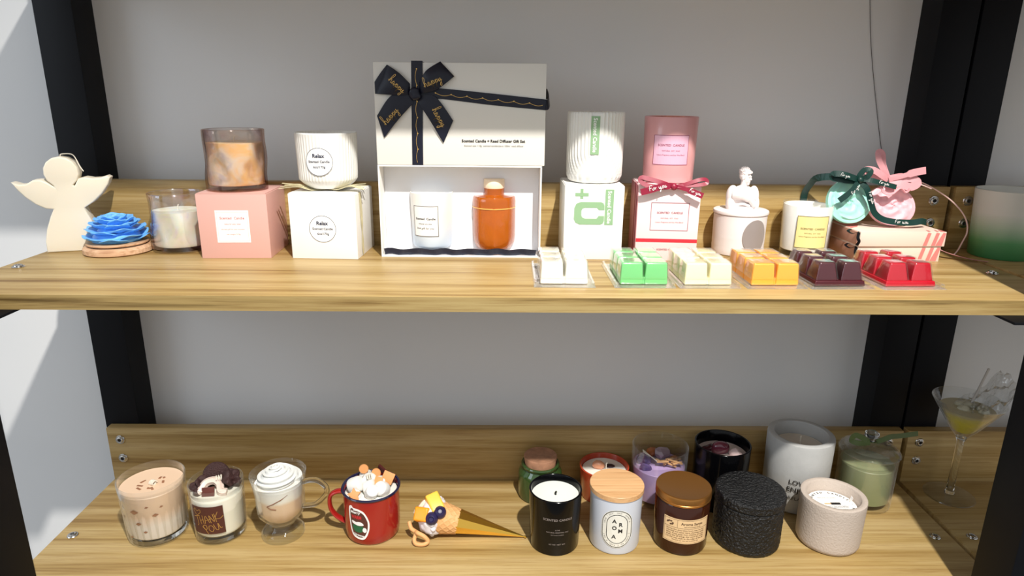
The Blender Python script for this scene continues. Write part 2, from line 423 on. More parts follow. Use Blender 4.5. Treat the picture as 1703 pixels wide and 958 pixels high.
shelf_unit(0, 'black steel and oak laminate shelving unit holding the rows of candles', (ZU, ZL, ZU+.4415))
shelf_unit(W+.0095, 'neighbouring shelving unit at the right edge holding the cocktail glass candle', (ZU, ZL, ZU+.4415), .9, 0)

# hanging thread
P_ = smoothpath([(1.2872, .0735, 1.4951), (1.2966, .0735, 1.4421), (1.3063, .0735, 1.3877), (1.3193, .0735, 1.3317), (1.3373, .0735, 1.2643), (1.3542, .0735, 1.2047), (1.365, .0735, 1.1711)], 8)
tag(obj('thread', tube(P_, .0005, 5), pm('dark_thread', (84, 78, 76), .8)), 'thin dark thread hanging down the grey wall above the pink wax disc', 'thread')

# ================================================================== UPPER SHELF
E = .0004
# ---- angel
def f_angel():
    t_ = thing('angel_candle', 'ivory angel shaped pillar candle with spread wings at left end of upper shelf', 'candle', (.008, -.0761, ZU), R(18))
    o_ = [(0, 0), (.0005, .018), (.005, .0362), (.0128, .0555), (.0185, .0665), (.009, .0675), (-.003, .0745), (-.0147, .0855), (-.0232, .097), (-.0295, .1083), (-.0197, .1045), (-.0111, .1050), (-.0016, .1107), (.0081, .1112), (.0169, .1062), (.0245, .1000)]
    cx, cz, r = .0365, .1215, .0232
    for k in range(13):
        a = R(236-(k*(236+56)/12)); o_.append((cx+r*math.cos(a), cz+r*math.sin(a)))
    o_ += [(.0513, .1005), (.0576, .1115), (.0667, .1135), (.0764, .1113), (.0866, .1117), (.0962, .1147), (.1005, .1120), (.0967, .1023), (.0865, .0880), (.0735, .0755), (.0600, .0672), (.0620, .0590), (.0665, .0480), (.0705, .0250), (.0715, 0)]
    g = prism(o_, 0, .024, .0022)
    obj('wax_body', g, M['wax'], t_, smooth=50)
    w = smoothpath([(.0365, .012, .144), (.038, .012, .1475), (.050, .010, .1480), (.056, .008, .1440), (.062, .004, .130), (.0665, .001, .1225)], 5)
    obj('wick', tube(w, .0008, 6), M['wick'], t_)
f_angel()

# ---- blue rose on wooden dish
def petal_mesh(L, Wd, cupv, curl, th=.0024, nu=8, nv=6, seed=0):
    vs = []; fs = []
    for s in (0, 1):
        for j in range(nv+1):
            v = j/nv
            w = Wd*(math.sin(PI*min(1, .22+.50*v))**.6)
            for i in range(nu+1):
                u = -1+2*i/nu
                wave = .0009*math.sin(u*4+seed)*v*v
                tip = (1-abs(u)**2.4*.22*v)
                x = u*w/2; y = v*L*tip; z = cupv*(u*u)*L*.6 + curl*v*v*L + wave
                vs.append((x, y, z-(th if s else 0)*(.8 if j < nv else .35)))
    n = (nu+1)*(nv+1)
    for s in (0, 1):
        for j in range(nv):
            for i in range(nu):
                a = s*n+j*(nu+1)+i; fs.append((a, a+1, a+nu+2, a+nu+1))
    for i in range(nu):
        for j in (0, nv): a = j*(nu+1)+i; fs.append((a, a+1, n+a+1, n+a))
    for j in range(nv):
        for i in (0, nu): a = j*(nu+1)+i; fs.append((a, a+nu+1, n+a+nu+1, n+a))
    return G().add(vs, fs)
def f_rose():
    x, y = .1095, -.0600
    d = thing('round_dish', 'round pale wooden dish under the blue rose candle', 'dish', (x, y, ZU), R(10))
    obj('dish_base', lathe([(0, 0), (.046, 0), (.0490, .002), (.0488, .008), (.0455, .0115), (.043, .0118), (0, .0118)], 64), M['palewood'], d)
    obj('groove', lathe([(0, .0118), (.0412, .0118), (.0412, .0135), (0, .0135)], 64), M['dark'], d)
    obj('dish_top', lathe([(0, .0135), (.0425, .0135), (.0435, .015), (.0430, .0172), (.040, .0175), (0, .0175)], 64), M['palewood'], d)
    z0 = .0180
    blue = pm('blue_wax', (112, 182, 246), .45, sss=.25)
    t_ = thing('rose_candle', 'bright blue rose shaped wax candle on a wooden dish', 'candle', (x, y, ZU+z0), 0)
    obj('wax_core', lathe([(0, 0), (.034, 0), (.036, .004), (.028, .014), (.016, .026), (.006, .031), (0, .032)], 32), blue, t_)
    rings = [(9, .012, .035, .040, 2, -.06, .02, .004), (8, .011, .033, .038, 12, .0, .0, .0095), (8, .009, .029, .034, 20, .06, -.04, .0155),
             (7, .007, .024, .029, 28, .14, -.06, .0205), (6, .005, .018, .024, 40, .3, -.06, .0235), (4, .003, .0125, .018, 58, .5, 0, .0255), (3, .001, .008, .012, 72, .7, .1, .028)]
    for k, (n, r0, L, Wd, tilt, cv, cl, z) in enumerate(rings):
        base = [obj('petal', petal_mesh(L, Wd, cv, cl, seed=k*2+q), blue, t_, smooth=70) for q in range(2)]
        for i in range(n):
            a = 2*PI*i/n+k*.7
            o = base[i] if i < 2 else base[i % 2].copy()
            if i >= 2: C.objects.link(o)
            o.matrix_local = RZ(a) @ T(0, r0, z*1.12+random.uniform(-.001, .001)) @ RX(R(tilt+8+random.uniform(-4, 4)))
f_rose()

# ---- crumpled iridescent glass candles
def irid(name, tint_lo, tint_hi, dark, gcols=((255, 222, 206), (214, 232, 255), (255, 214, 240))):
    m, t, p, o = nt(name); t.nodes.remove(p)
    lw = t.nodes.new('ShaderNodeLayerWeight'); lw.inputs[0].default_value = .25
    v = coords(t); n = nz(t, v, 38, 2)
    bb = t.nodes.new('ShaderNodeBump'); bb.inputs['Strength'].default_value = .5; bb.inputs['Distance'].default_value = .006
    ad = t.nodes.new('ShaderNodeMath'); ad.operation = 'ADD'; t.links.new(lw.outputs['Facing'], ad.inputs[0]); t.links.new(n, ad.inputs[1])
    col = ramp(t, ad.outputs[0], [(.45, s2l(tint_lo)), (.62, s2l((232, 222, 206))), (.8, s2l(tint_hi)), (.95, s2l((200, 176, 206))), (1, s2l(dark))])
    tr = t.nodes.new('ShaderNodeBsdfTransparent'); gm_ = t.nodes.new('ShaderNodeGamma'); gm_.inputs[1].default_value = .12; t.links.new(col, gm_.inputs[0]); t.links.new(gm_.outputs[0], tr.inputs[0])
    gl = t.nodes.new('ShaderNodeBsdfGlossy'); gl.inputs['Roughness'].default_value = .06; t.links.new(ramp(t, n, [(.3, s2l(gcols[0])), (.5, s2l(gcols[1])), (.7, s2l(gcols[2]))]), gl.inputs[0])
    lw.inputs[0].default_value = .5
    pw = t.nodes.new('ShaderNodeMath'); pw.operation = 'POWER'; pw.inputs[1].default_value = 2.6; t.links.new(lw.outputs['Facing'], pw.inputs[0])
    mx = t.nodes.new('ShaderNodeMixShader'); ml = t.nodes.new('ShaderNodeMath'); ml.operation = 'MULTIPLY_ADD'; ml.inputs[1].default_value = .55; ml.inputs[2].default_value = .10
    t.links.new(pw.outputs[0], ml.inputs[0]); t.links.new(ml.outputs[0], mx.inputs[0]); t.links.new(tr.outputs[0], mx.inputs[1]); t.links.new(gl.outputs[0], mx.inputs[2]); t.links.new(mx.outputs[0], o.inputs[0])
    return m
def marble(name, cols, scale=24, dist=1.0):
    m, t, p, o = nt(name); v = coords(t); n = nz(t, v, scale, 3, .5, dist)
    k = len(cols)
    t.links.new(ramp(t, n, [(.25+.5*i/(k-1), s2l(c)) for i, c in enumerate(cols)]), p.inputs['Base Color'])
    p.inputs['Roughness'].default_value = .4; p.inputs['Subsurface Weight'].default_value = .1; p.inputs['Subsurface Scale'].default_value = .003
    return m
def f_crumpled(label, x, y, z, rb, rt_, h, gm, wm, rz, seed, wtop):
    t_ = thing('glass_candle', label, 'candle', (x, y, z), rz)
    def rf(a, r, zz):
        q = zz/h
        return r*(1+.022*math.cos(3*a+5*q+seed)+.028*math.cos(5*a-7*q+seed*2)*math.sin(PI*(.15+.75*q))+.018*math.sin(7*a+6*q)*math.sin(PI*q)) if r > .01 else r
    obj('glass_tumbler', cup(rb, rt_, h, .0028, .008, 96, rf, steps=18), gm, t_, smooth=60)
    obj('wax', lathe([(0, .0085), (rb-.005, .0085), (rb-.0042, .011)]+[(rb-.0042+(rt_-rb)*q, .011+(wtop-.011)*q) for q in (.2, .4, .6, .8, 1)]+[(rt_-.006, wtop+.0005), (0, wtop)], 96, rf), wm, t_)
    obj('wick', tube([(0, 0, wtop), (.0005, 0, wtop+.006), (.002, 0, wtop+.009)], .0009, 6), M['wick'], t_)
f_crumpled('clear crumpled glass candle with pale marbled wax beside pink box', .1985, -.0400, ZU, .0408, .0412, .0905,
           irid('pearl_glass', (226, 232, 238), (196, 204, 232), (190, 178, 160)), marble('pearl_wax', [(210, 224, 240), (250, 248, 232), (240, 242, 214), (224, 210, 236)]), 0, 1.0, .062)
f_crumpled('smoky amber crumpled glass candle standing on the pink box', .3025, -.0545, ZU+.0977, .0438, .0440, .0895,
           irid('amber_glass', (222, 188, 162), (186, 160, 150), (116, 84, 70), ((236, 190, 160), (226, 206, 190), (206, 170, 176))), marble('amber_wax', [(196, 192, 204), (240, 226, 204), (250, 208, 142), (244, 208, 160)], 26), .6, 2.3, .070)

# ---- pink box + label
def carton(name, label, cat, x0, x1, yf, depth, h, m, rz, lidline=True, m_side=None):
    """root at front-left bottom corner, so fronts stay where they are"""
    t_ = thing(name, label, cat, (x0, yf, ZU), rz)
    obj('box_body', box(0, x1-x0, 0, depth, 0, h-.0012, .0007), m, t_)
    obj('box_flap', box(.0012, x1-x0-.0012, .0005, depth-.0012, h-.0011, h, .0004), m, t_)
    return t_
pinkcard = pm('pink_card', (216, 168, 158), .38, bmp=(40, .12, .0012))
t_ = carton('gift_box', 'glossy dusty pink candle box with a white square label', 'box', .2572, .3590, -.104, .098, .0975, pinkcard, R(2.5))
lb = obj('label', patch(flat_surf(.0255, 0), 0, .0485, .0240, .0722, 1, 1), M['white_paper'], t_, smooth=0)
fs_ = flat_surf(.0255, 0)
pi = pm('rose_ink', (208, 140, 140), .6)
g = frame_line(fs_, .0022, .0463, .0262, .0700, .0004)
obj('printed_frame', g, M['gold'] if 0 else pm('tan_ink', (214, 190, 182), .6), lb, smooth=0)
g = text('Scented  Candle', fs_, .0243, .0610, width=.036, bold=.02)
text('natural soy wax', fs_, .0243, .0518, width=.024, g=g); text('the best gift for your moment', fs_, .0243, .0440, width=.034, shear=.3, g=g); text('net weight 210g', fs_, .0243, .0365, width=.020, g=g)
obj('lettering', g, pi, lb, smooth=0, label='rose pink lettering')

# ---- relax box + ribbed cup
def relax_label(parent, fn, cu, cv, r, rnd=True):
    l = obj('label', disc_patch(fn, cu, cv, r, r), M['white_paper'], parent, smooth=0)
    ring = [(cu+r*.97*math.cos(2*PI*i/48), cv+r*.97*math.sin(2*PI*i/48)) for i in range(48)]
    g = line_loop(fn, ring, .0006)
    text('Relax', fn, cu, cv+r*.42, width=r*.85, bold=.03, g=g); text('Scented Candle', fn, cu, cv+r*.02, width=r*1.5, bold=.015, g=g); text('6oz/170g', fn, cu+r*.02, cv-r*.38, width=r*.85, bold=.015, g=g)
    obj('lettering', g, M['ink'], l, smooth=0, label='navy lettering and ring')
t_ = carton('gift_box', 'plain white carton with round Relax label tied with natural raffia', 'box', .3905, .4905, -.0985, .098, .0985, M['white_card'], R(-3.5))
relax_label(t_, flat_surf(.050, 0), -.001, .0455, .0205)
straw = pm('raffia', (208, 198, 160), .7)
g = G()
for k in range(3):
    xx = .1004+k*.0009; g = ribbon(smoothpath([(.1012, .020+k*.003, .098), (.1016, .022+k*.004, .06), (.1013, .030-k*.003, .02), (.1012, .028, .0006)], 4), .0022, (1, 0, 0), .0004, g)
obj('side_raffia', g, straw, t_)
raf = thing('raffia_bow', 'flattened natural raffia bow squeezed under the ribbed white cup', 'ribbon', (.4405, -.052, ZU+.0986))
g = G()
for k in range(9):
    s = -1 if k < 4 else 1; a = random.uniform(-.35, .15); L2 = .056+random.uniform(0, .012)
    yb = -.036+.006*(k % 4)
    ribbon(smoothpath([(0, yb*.3, .0010+.0001*k), (s*.020, yb*.8, .0018+.0002*k), (s*.038, yb+.004, .0070+.0010*(k % 3)), (s*L2, yb+.004+a*.01, .004+.0020*(k % 4))], 4), .0050, (0, 0, 1), .0005, g)
obj('raffia_strands', g, straw, raf)
t_ = thing('cup_candle', 'ribbed white cup candle with round Relax label on the raffia-tied box', 'candle', (.4405, -.052, ZU+.0986+.0033))
rb_, rt_, h_ = .031, .0460, .082
def ribrf(a, r, z): return r*(1+(.010*math.cos(54*a) if (r > .040 and .012 < z < .079) else 0))
pr = [(0, 0), (.0290, 0), (.0310, .0015), (.0380, .007), (.0425, .0125), (.0432, .014)]+[(.0432+.0022*q, .014+.064*q) for q in (.1, .3, .5, .7, .9)]+[(.0456, .0795), (.0458, .0810), (.0448, .082), (.0436, .0815), (.0425, .070), (.0410, .016), (.037, .010), (0, .010)]
obj('ribbed_cup', lathe(pr, 324, ribrf), M['ceramic'], t_, smooth=60)
obj('wax', solid(.0405, .0418, .0102, .060), M['wax_white'], t_)
relax_label(t_, cyl_surf(lambda v: .0446, -92), 0, .0415, .0205)

# ---- gift set: open tray, lid
gx, gy = .5222, -.0867
t_ = thing('gift_set_tray', 'open white gift set tray standing on its side with padded insert', 'box', (gx, gy, ZU))
bw, bh, bd, th = .2425, .1390, .078, .0022
g = box(0, bw, 0, bd, 0, th, .0004); box(0, bw, 0, bd, bh-th, bh, .0004, g); box(0, th, 0, bd, th, bh-th, .0004, g); box(bw-th, bw, 0, bd, th, bh-th, .0004, g)
box(th, bw-th, bd-th, bd, th, bh-th, .0004, g)
obj('tray_walls', g, M['white_card'], t_)
obj('foam_insert', box(th+.0002, bw-th-.0002, .037, bd-th-.0002, th+.0002, bh-th-.0002, .0008), pm('white_foam', (236, 238, 244), .8, bmp=(400, .1, .0005)), t_)
film = pm('navy_film', (30, 36, 54), .22, bmp=(60, .6, .002))
g = G(); nn_ = 40; vs = []; fs = []
obj('ribbon_end', ribbon([(.004+.0234*i/2.02*0+i*.0058, .0045+.0012*math.sin(i*1.3), th+.0052+.0012*math.sin(i*.9)) for i in range(41)], .0095, (0, 1, .15), .0012), film, t_, label='dark navy ribbon lying folded along the bottom edge')
# half sunk candle
cup_w = gradient('white_blue_fade', [(0, (206, 222, 240)), (.3, (222, 232, 242)), (.6, (240, 238, 232))], 0, .087, .35)
c_ = thing('jar_candle', 'white tapered jar candle with grey framed label set inside the open gift tray', 'candle', (.5970, gy+.0368-.0003, ZU+.0095))
def halflathe(prof, n=40, rf=None):
    vs = []; fs = []; P = len(prof)
    for i in range(n+1):
        a = PI+PI*i/n
        for r, z in prof: vs.append((r*math.cos(a), r*math.sin(a), z))
    for i in range(n):
        for j in range(P-1): fs.append((i*P+j, (i+1)*P+j, (i+1)*P+j+1, i*P+j+1))
    return G().add(vs, fs)
prof = [(0, 0), (.025, 0), (.0285, .002), (.0302, .006), (.0330, .086), (.0322, .0868), (.0312, .086), (.0306, .074), (0, .074)]
obj('cup', halflathe(prof), cup_w, c_)
obj('wax', halflathe([(0, .0742), (.0304, .0742), (.0304, .0752), (0, .0752)]), M['wax_white'], c_)
fn = cyl_surf(lambda v: .0302+.0028*v/.086, -104)
lb = obj('label', patch(fn, -.0205, .0205, .021, .068), M['white_paper'], c_, smooth=0)
g = frame_line(fn, -.0205, .0205, .021, .068, .0010)
obj('printed_frame', g, M['ink_grey'], lb, smooth=0)
g = text('Scented  Candle', fn, 0, .0485, width=.032, bold=.02); text('natural soy wax', fn, 0, .0405, width=.021, g=g); text('best gift for you', fn, 0, .0335, width=.028, shear=.3, g=g)
obj('lettering', g, M['ink_black'], lb, smooth=0)
# amber bottle
b_ = thing('diffuser_bottle', 'orange amber glass diffuser bottle with cream cap set inside the open gift tray', 'bottle', (.6935, gy+.0368-.0003, ZU+.0085))
def ambermat():
    m, t, p, o = nt('amber_bottle_glass'); v = coords(t)
    p.inputs['Base Color'].default_value = s2l((204, 104, 18)); p.inputs['Roughness'].default_value = .1; p.inputs['Transmission Weight'].default_value = .45
    p.inputs['IOR'].default_value = 1.4; p.inputs['Coat Weight'].default_value = .6
    bump(t, p, nz(t, v, 260, 3), .25, .0012); return m
am = ambermat()
def bottle_r(a, r, z):  # flat cut shoulders: octagonal body
    k = (a % (PI/4))-PI/8; return r*math.cos(PI/8)/math.cos(k)*1.0
def halfoct(prof, n=48):
    vs = []; fs = []; P = len(prof)
    for i in range(n+1):
        a = PI+PI*i/n
        for r, z, oc in prof:
            k = (a % (PI/4))-PI/8; rr = r*((1-oc)+oc*math.cos(PI/8)/math.cos(k)*1.04)
            vs.append((rr*math.cos(a), rr*math.sin(a), z))
    for i in range(n):
        for j in range(P-1): fs.append((i*P+j, (i+1)*P+j, (i+1)*P+j+1, i*P+j+1))
    return G().add(vs, fs)
obj('bottle_body', halfoct([(0, 0, .3), (.022, 0, .3), (.0275, .002, .4), (.0318, .010, .4), (.0326, .020, .4), (.0330, .0745, .4), (.0322, .0790, .4), (.0308, .0815, .4), (.018, .0826, .2), (.0158, .0834, 0), (.0153, .088, 0), (.0158, .092, 0), (.0158, .0935, 0), (0, .0935, 0)]), am, b_, smooth=35)
obj('liquid_line', halflathe([(.0331, .0640), (.0337, .0645), (.0337, .0652), (.0331, .0657)]), pm('amber_line', (240, 176, 90), .1), b_)
obj('cap', halflathe([(0, .0936), (.0158, .0936), (.0162, .0945), (.0160, .1065), (.0150, .1078), (0, .1078)]), pm('cream_cap', (248, 226, 196), .35), b_, label='cream bottle cap')

L_ = thing('closed_gift_box', 'closed white gift box with navy happy ribbon bow, standing on the open tray', 'box', (gx, gy, ZU+bh+.0004))
lw_, lh_ = .2460, .1435
obj('lid_body', box(0, lw_, 0, .045, 0, lh_, .0010), pm('white_lid_card', (226, 222, 214), .5, bmp=(30, .05, .001)), L_)
fl = flat_surf(-gx, 0, -(ZU+bh+.0004))
g = text('Scented Candle + Reed Diffuser Gift Set', fl, .6929, 1.2248, width=.0926, bold=.03)
text('Scented size: 110g  scented candle/size x 100ml  reed diffuser', fl, .6936, 1.2175, width=.087, shear=.2, g=g)
obj('lettering', g, M['ink_black'], L_, smooth=0)
navy = pm('navy_satin', (17, 19, 36), .42, bmp=(700, .15, .0003), spec=.4)
def band(pts_a, pts_b, n=14, bulge=.003, d=.0012, th=.0006, cross=4, ends=(0, 0)):
    """ribbon surface between two edge polylines given in (x,z) world, bulging off the lid"""
    A = smoothpath([(p[0], 0, p[1]) for p in pts_a], n); B = smoothpath([(p[0], 0, p[1]) for p in pts_b], n); N = len(A)
    vs = []; fs = []
    for s in (0, 1):
        for i in range(N):
            for j in range(cross+1):
                q = j/cross; pt = A[i].lerp(B[i], q); f = i/(N-1)
                off = d+bulge*math.sin(PI*min(1, f*1.0))*(.5+.5*math.sin(PI*q))+(th if s else 0)
                vs.append((pt.x-gx, -off, pt.z-(ZU+bh+.0004)))
    n_ = N*(cross+1)
    for s in (0, 1):
        for i in range(N-1):
            for j in range(cross): a = s*n_+i*(cross+1)+j; fs.append((a, a+1, a+cross+2, a+cross+1))
    for i in range(N-1):
        for j in (0, cross): a = i*(cross+1)+j; fs.append((a, a+cross+1, n_+a+cross+1, n_+a))
    for i in (0, N-1):
        for j in range(cross): a = i*(cross+1)+j; fs.append((a, a+1, n_+a+1, n_+a))
    return G().add(vs, fs)
bow = L_
vb = obj('ribbon', band([(.5765, 1.3350), (.5755, 1.29), (.5745, 1.24), (.5737, 1.1897)], [(.5925, 1.3350), (.5918, 1.29), (.5905, 1.24), (.5897, 1.1897)], bulge=.0002, d=.0002), navy, bow)
g = box(.5765-gx, .5925-gx, -.0004, .0455, lh_+.0001, lh_+.0012, .0003)
box(.5765-gx, .5925-gx, -.0012, -.0002, lh_-.004, lh_+.0012, .0003, g)
obj('ribbon', g, navy, bow)
hb_ = obj('ribbon', band([(.590, 1.2975), (.6162, 1.2978), (.69, 1.2915), (.7690, 1.2838)], [(.590, 1.2815), (.6159, 1.2833), (.69, 1.2755), (.7690, 1.2690)], bulge=.0004, d=.0006), navy, bow)
g = ribbon(smoothpath([(.7685-gx, -.0010, 1.2762-(ZU+bh)), (.7715-gx, -.0002, 1.2768-(ZU+bh)), (.7735-gx, .010, 1.283-(ZU+bh)), (.7720-gx, .030, 1.2905-(ZU+bh)), (.7700-gx, .046, 1.291-(ZU+bh))], 5), .0148, [(.3, -1, 0)]*0 or (0.9, -.3, 0), .0006)
obj('ribbon', g, navy, bow)
def bowpiece(nm, pa, pb, bulge, d): return obj(nm, band(pa, pb, bulge=bulge, d=d), navy, bow)
ul = bowpiece('bow_loop', [(.5740, 1.3040), (.5600, 1.3180), (.5426, 1.3294)], [(.5740, 1.2885), (.5480, 1.2883), (.5240, 1.2895)], .008, .002)
# outer fold of the left loop
bowpiece('bow_loop', [(.5426, 1.3294), (.5330, 1.3180), (.5239, 1.3056)], [(.5440, 1.3250), (.5335, 1.3000), (.5240, 1.2895)], .001, .002)
ur = bowpiece('bow_loop', [(.5870, 1.3050), (.5980, 1.3215), (.6178, 1.3343)], [(.5870, 1.2900), (.6130, 1.2965), (.6373, 1.3143)], .009, .0022)
ll = bowpiece('bow_tail', [(.5760, 1.2880), (.5480, 1.2878), (.5252, 1.2590)], [(.5780, 1.2770), (.5560, 1.2540), (.5343, 1.2282)], .004, .0015)
lr = bowpiece('bow_tail', [(.5860, 1.2870), (.6100, 1.2860), (.6348, 1.2533)], [(.5850, 1.2780), (.6010, 1.2540), (.6201, 1.2215)], .004, .0015)
obj('knot', blob((.5815-gx, -.006, 1.2895-(ZU+bh)), (.0085, .0042, .0090), 3, .35, 150), navy, bow)
gold = M['gold']
g = script(HAPPY, fl, .5570, 1.3020, .0090, R(-42), .0006, .0124)
obj('gold_print', g, gold, ul, smooth=0)
g = script(HAPPY, fl, .6070, 1.3070, .0092, R(22), .0006, .0130); obj('gold_print', g, gold, ur, smooth=0)
g = script(HAPPY, fl, .5450, 1.2590, .0096, R(47), .0006, .0072); obj('gold_print', g, gold, ll, smooth=0)
g = script(HAPPY, fl, .6150, 1.2580, .0096, R(-60), .0006, .0072); obj('gold_print', g, gold, lr, smooth=0)
def garland(fn, a, b, n, sag, perp, d, parent):
    g = G(); P = []
    for k in range(n):
        for j in range(7):
            q = (k+j/7)/n; s = math.sin(PI*j/7)*sag
            P.append((a[0]+(b[0]-a[0])*q+perp[0]*s, a[1]+(b[1]-a[1])*q+perp[1]*s))
        disc_patch(fn, a[0]+(b[0]-a[0])*k/n, a[1]+(b[1]-a[1])*k/n, .0010, .0010, 8, d-.0002, d+.0002, g)
    line_loop(fn, P, .00055, d, g, closed=False)
    obj('gold_print', g, gold, parent, smooth=0)
garland(fl, (.6100, 1.2915), (.7670, 1.2768), 7, .0028, (0, -1), .0022, hb_)
garland(fl, (.5840, 1.3240), (.5825, 1.1900), 6, .0022, (-1, 0), .0018, vb)

# ---- arch cup on C box
t_ = carton('gift_box', 'tall white carton printed with a green plus sign and big green letter', 'box', .7990, .8875, -.0945, .094, .1128, M['white_card'], R(0))
green = pm('sage_green', (142, 176, 134), .55)
fc = flat_surf(-.7990, 0, -ZU)
g = patch(fc, .8145, .8344, 1.1463, 1.1512, 1, 1); patch(fc, .8220, .8266, 1.1425, 1.1462, 1, 1, g=g); patch(fc, .8220, .8266, 1.1513, 1.1575, 1, 1, g=g)
obj('plus_sign', g, green, t_, smooth=0)
# the rounded C turned so its gap opens to the right
def rr(x0, x1, z0, z1, r, n=6):
    o = []
    for cx, cz, a in ((x1-r, z1-r, 0), (x0+r, z1-r, 90), (x0+r, z0+r, 180), (x1-r, z0+r, 270)):
        for i in range(n+1): q = R(a+90*i/n); o.append((cx+r*math.cos(q), cz+r*math.sin(q)))
    return o
oc = [(.8590, 1.1262), (.8590, 1.1340), (.856, 1.1378)]+[(.8545, 1.1385)]+[(.8235-.0*i, 1.1385) for i in range(1)]
outer = [(.8588, 1.1258), (.8588, 1.1325), (.8570, 1.1362), (.8535, 1.1378), (.8230, 1.1378), (.8165, 1.1352), (.8138, 1.1290), (.8135, 1.1120), (.8160, 1.1068), (.8220, 1.1040), (.8535, 1.1040), (.8572, 1.1055), (.8588, 1.1095), (.8588, 1.1170)]
inner = [(.8505, 1.1170), (.8475, 1.1130), (.8300, 1.1130), (.8262, 1.1145), (.8245, 1.1180), (.8245, 1.1245), (.8262, 1.1280), (.8300, 1.1292), (.8475, 1.1292), (.8505, 1.1258)]
g = prism([(x-.7990, z-ZU) for x, z in outer+inner], -.0005, -.0001)
obj('letter', g, green, t_, smooth=0, label='rounded sage green letter C')
st = obj('label', patch(fc, .8595, .8722, 1.1036, 1.1566, 1, 1, d1=.0006), green, t_, smooth=0, label='sage green vertical strip')
obj('lettering', text('Scented Candle', fc, .8660, 1.1300, width=.049, rot=R(-90), d=.0009, bold=.02), M['white_paper'], st, smooth=0)
t_ = thing('cup_candle', 'white cup candle with raised nested arches and a vertical green label', 'candle', (.8468, -.0478, ZU+.1134))
rA, hA = .0420, .1035
def arch_rf(a, r, z):
    if r < .038: return r
    u = ((a+PI/2+.02+PI) % (2*PI)-PI)*rA; v = z-.045
    s = abs(u) if v > 0 else math.hypot(u, v)
    if s < .0065: return r
    return r+.0011*math.cos(2*PI*(s-.0065)/.0060)
pr = [(0, 0), (.033, 0), (.0365, .0010), (.0392, .0035), (.0408, .008)]+[(rA-.0004+.0006*k/22, .011+(hA-.0145)*k/22) for k in range(23)]+[(rA, hA-.0015), (rA-.001, hA), (rA-.003, hA-.0005), (rA-.0036, hA-.004), (rA-.0045, .016), (.034, .010), (0, .010)]
obj('ceramic_cup', lathe(pr, 260, arch_rf), M['ceramic'], t_, smooth=70)
obj('wax', solid(.0365, .0375, .0102, .080), M['wax_white'], t_)
fn = cyl_surf(rA, -98)
st = obj('label', patch(fn, -.0062, .0062, .0435, .0980, d0=.0003, d1=.0009), green, t_, smooth=0, label='sage green vertical strip')
obj('lettering', text('Scented Candle', fn, 0, .0710, width=.049, rot=R(-90), d=.0012, bold=.02), M['white_paper'], st, smooth=0)

# ---- pink box with red ribbon + pink cup
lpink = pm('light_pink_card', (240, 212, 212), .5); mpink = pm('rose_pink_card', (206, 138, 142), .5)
red = pm('wine_red_ribbon', (140, 22, 52), .4, bmp=(500, .1, .0003)); redink = pm('wine_ink', (150, 70, 92), .6)
t_ = carton('gift_box', 'light pink carton with red stripe, framed label and wine red bow', 'box', .9080, .9995, -.0960, .088, .1140, lpink, R(-4))
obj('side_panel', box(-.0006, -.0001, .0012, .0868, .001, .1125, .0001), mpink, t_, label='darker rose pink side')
fr = flat_surf(0, 0)
obj('red_stripe', patch(fr, .0002, .0913, .0285, .0338, 1, 1), pm('red_stripe', (216, 44, 60), .5), t_, smooth=0)
g = frame_line(fr, .0200, .0760, .0465, .0885, .0006); text('SCENTED  CANDLE', fr, .0480, .0735, width=.038, bold=.01, g=g); text('NATURAL  SOY  WAX', fr, .0480, .0652, width=.026, g=g)
text('Luxury Fragrance and Soy Wax Blend', fr, .0480, .0590, width=.041, g=g); text('SCENTED CANDLE', fr, .0480, .0175, width=.032, bold=.01, g=g)
obj('lettering', g, redink, t_, smooth=0, label='wine red lettering and frame')
g = ribbon([(-.0010, .030, .114), (-.0010, .030, .0006)], .0055, (1, 0, 0), .0005); ribbon([(-.0010, .012, .114), (-.0010, .008, .0006)], .0030, (1, 0, 0), .0005, g)
ribbon([(-.001, .030, .1145), (.030, .03, .1145), (.0925, .03, .1145)], .0055, (0, 0, 1), .0004, g)
obj('side_ribbon', g, red, t_)
g = G()
ribbon(smoothpath([(.050, -.003, .1120), (.034, -.007, .1180), (.014, -.006, .1235), (.004, -.005, .1255), (.001, -.006, .1220), (.008, -.008, .1155), (.028, -.008, .1120), (.050, -.005, .1125)], 5), .0075, [(0, -.75, .65)]*0 or (0.0, -.8, .6), .0005, g)
ribbon(smoothpath([(.050, -.003, .1120), (.066, -.006, .1165), (.084, -.006, .1230), (.095, -.004, .1240), (.0970, -.005, .1190), (.088, -.007, .1165), (.068, -.007, .1150), (.050, -.005, .1125)], 5), .0060, (0.0, -.8, .6), .0005, g)
obj('bow_loop', g, red, t_)
tl = obj('bow_tail', ribbon(smoothpath([(.050, -.004, .1130), (.064, -.009, .1110), (.078, -.012, .1060), (.0915, -.013, .1010)], 5), [.006]*8+[.0085]*8, (0, -1, .1), .0005), red, t_)
tl2 = obj('bow_tail', ribbon(smoothpath([(.050, -.005, .1135), (.034, -.010, .1140), (.016, -.011, .1085), (.002, -.010, .1045)], 5), .0095, (0, -1, .1), .0005), red, t_)
obj('knot', blob((.050, -.006, .1130), (.0055, .0045, .0055), 2, .15, 200), red, t_)
g = script(FORYOU, fr, .026, .1118, .0072, R(14), .0007, .0128); obj('white_script', g, M['white_paper'], tl2, smooth=0)
g = script(FORYOU, fr, .080, .1060, .0050, R(-22), .0006, .0138); obj('white_script', g, M['white_paper'], tl, smooth=0)
pinkglass = pm('pink_coated_glass', (222, 160, 160), .32, coat=.3)
t_ = thing('jar_candle', 'dusty pink glass candle with rose gold inside on the light pink box', 'candle', (.9615, -.0450, ZU+.1148))
obj('glass_cup', cup(.0378, .0402, .0965, .0024, .008), pinkglass, t_)
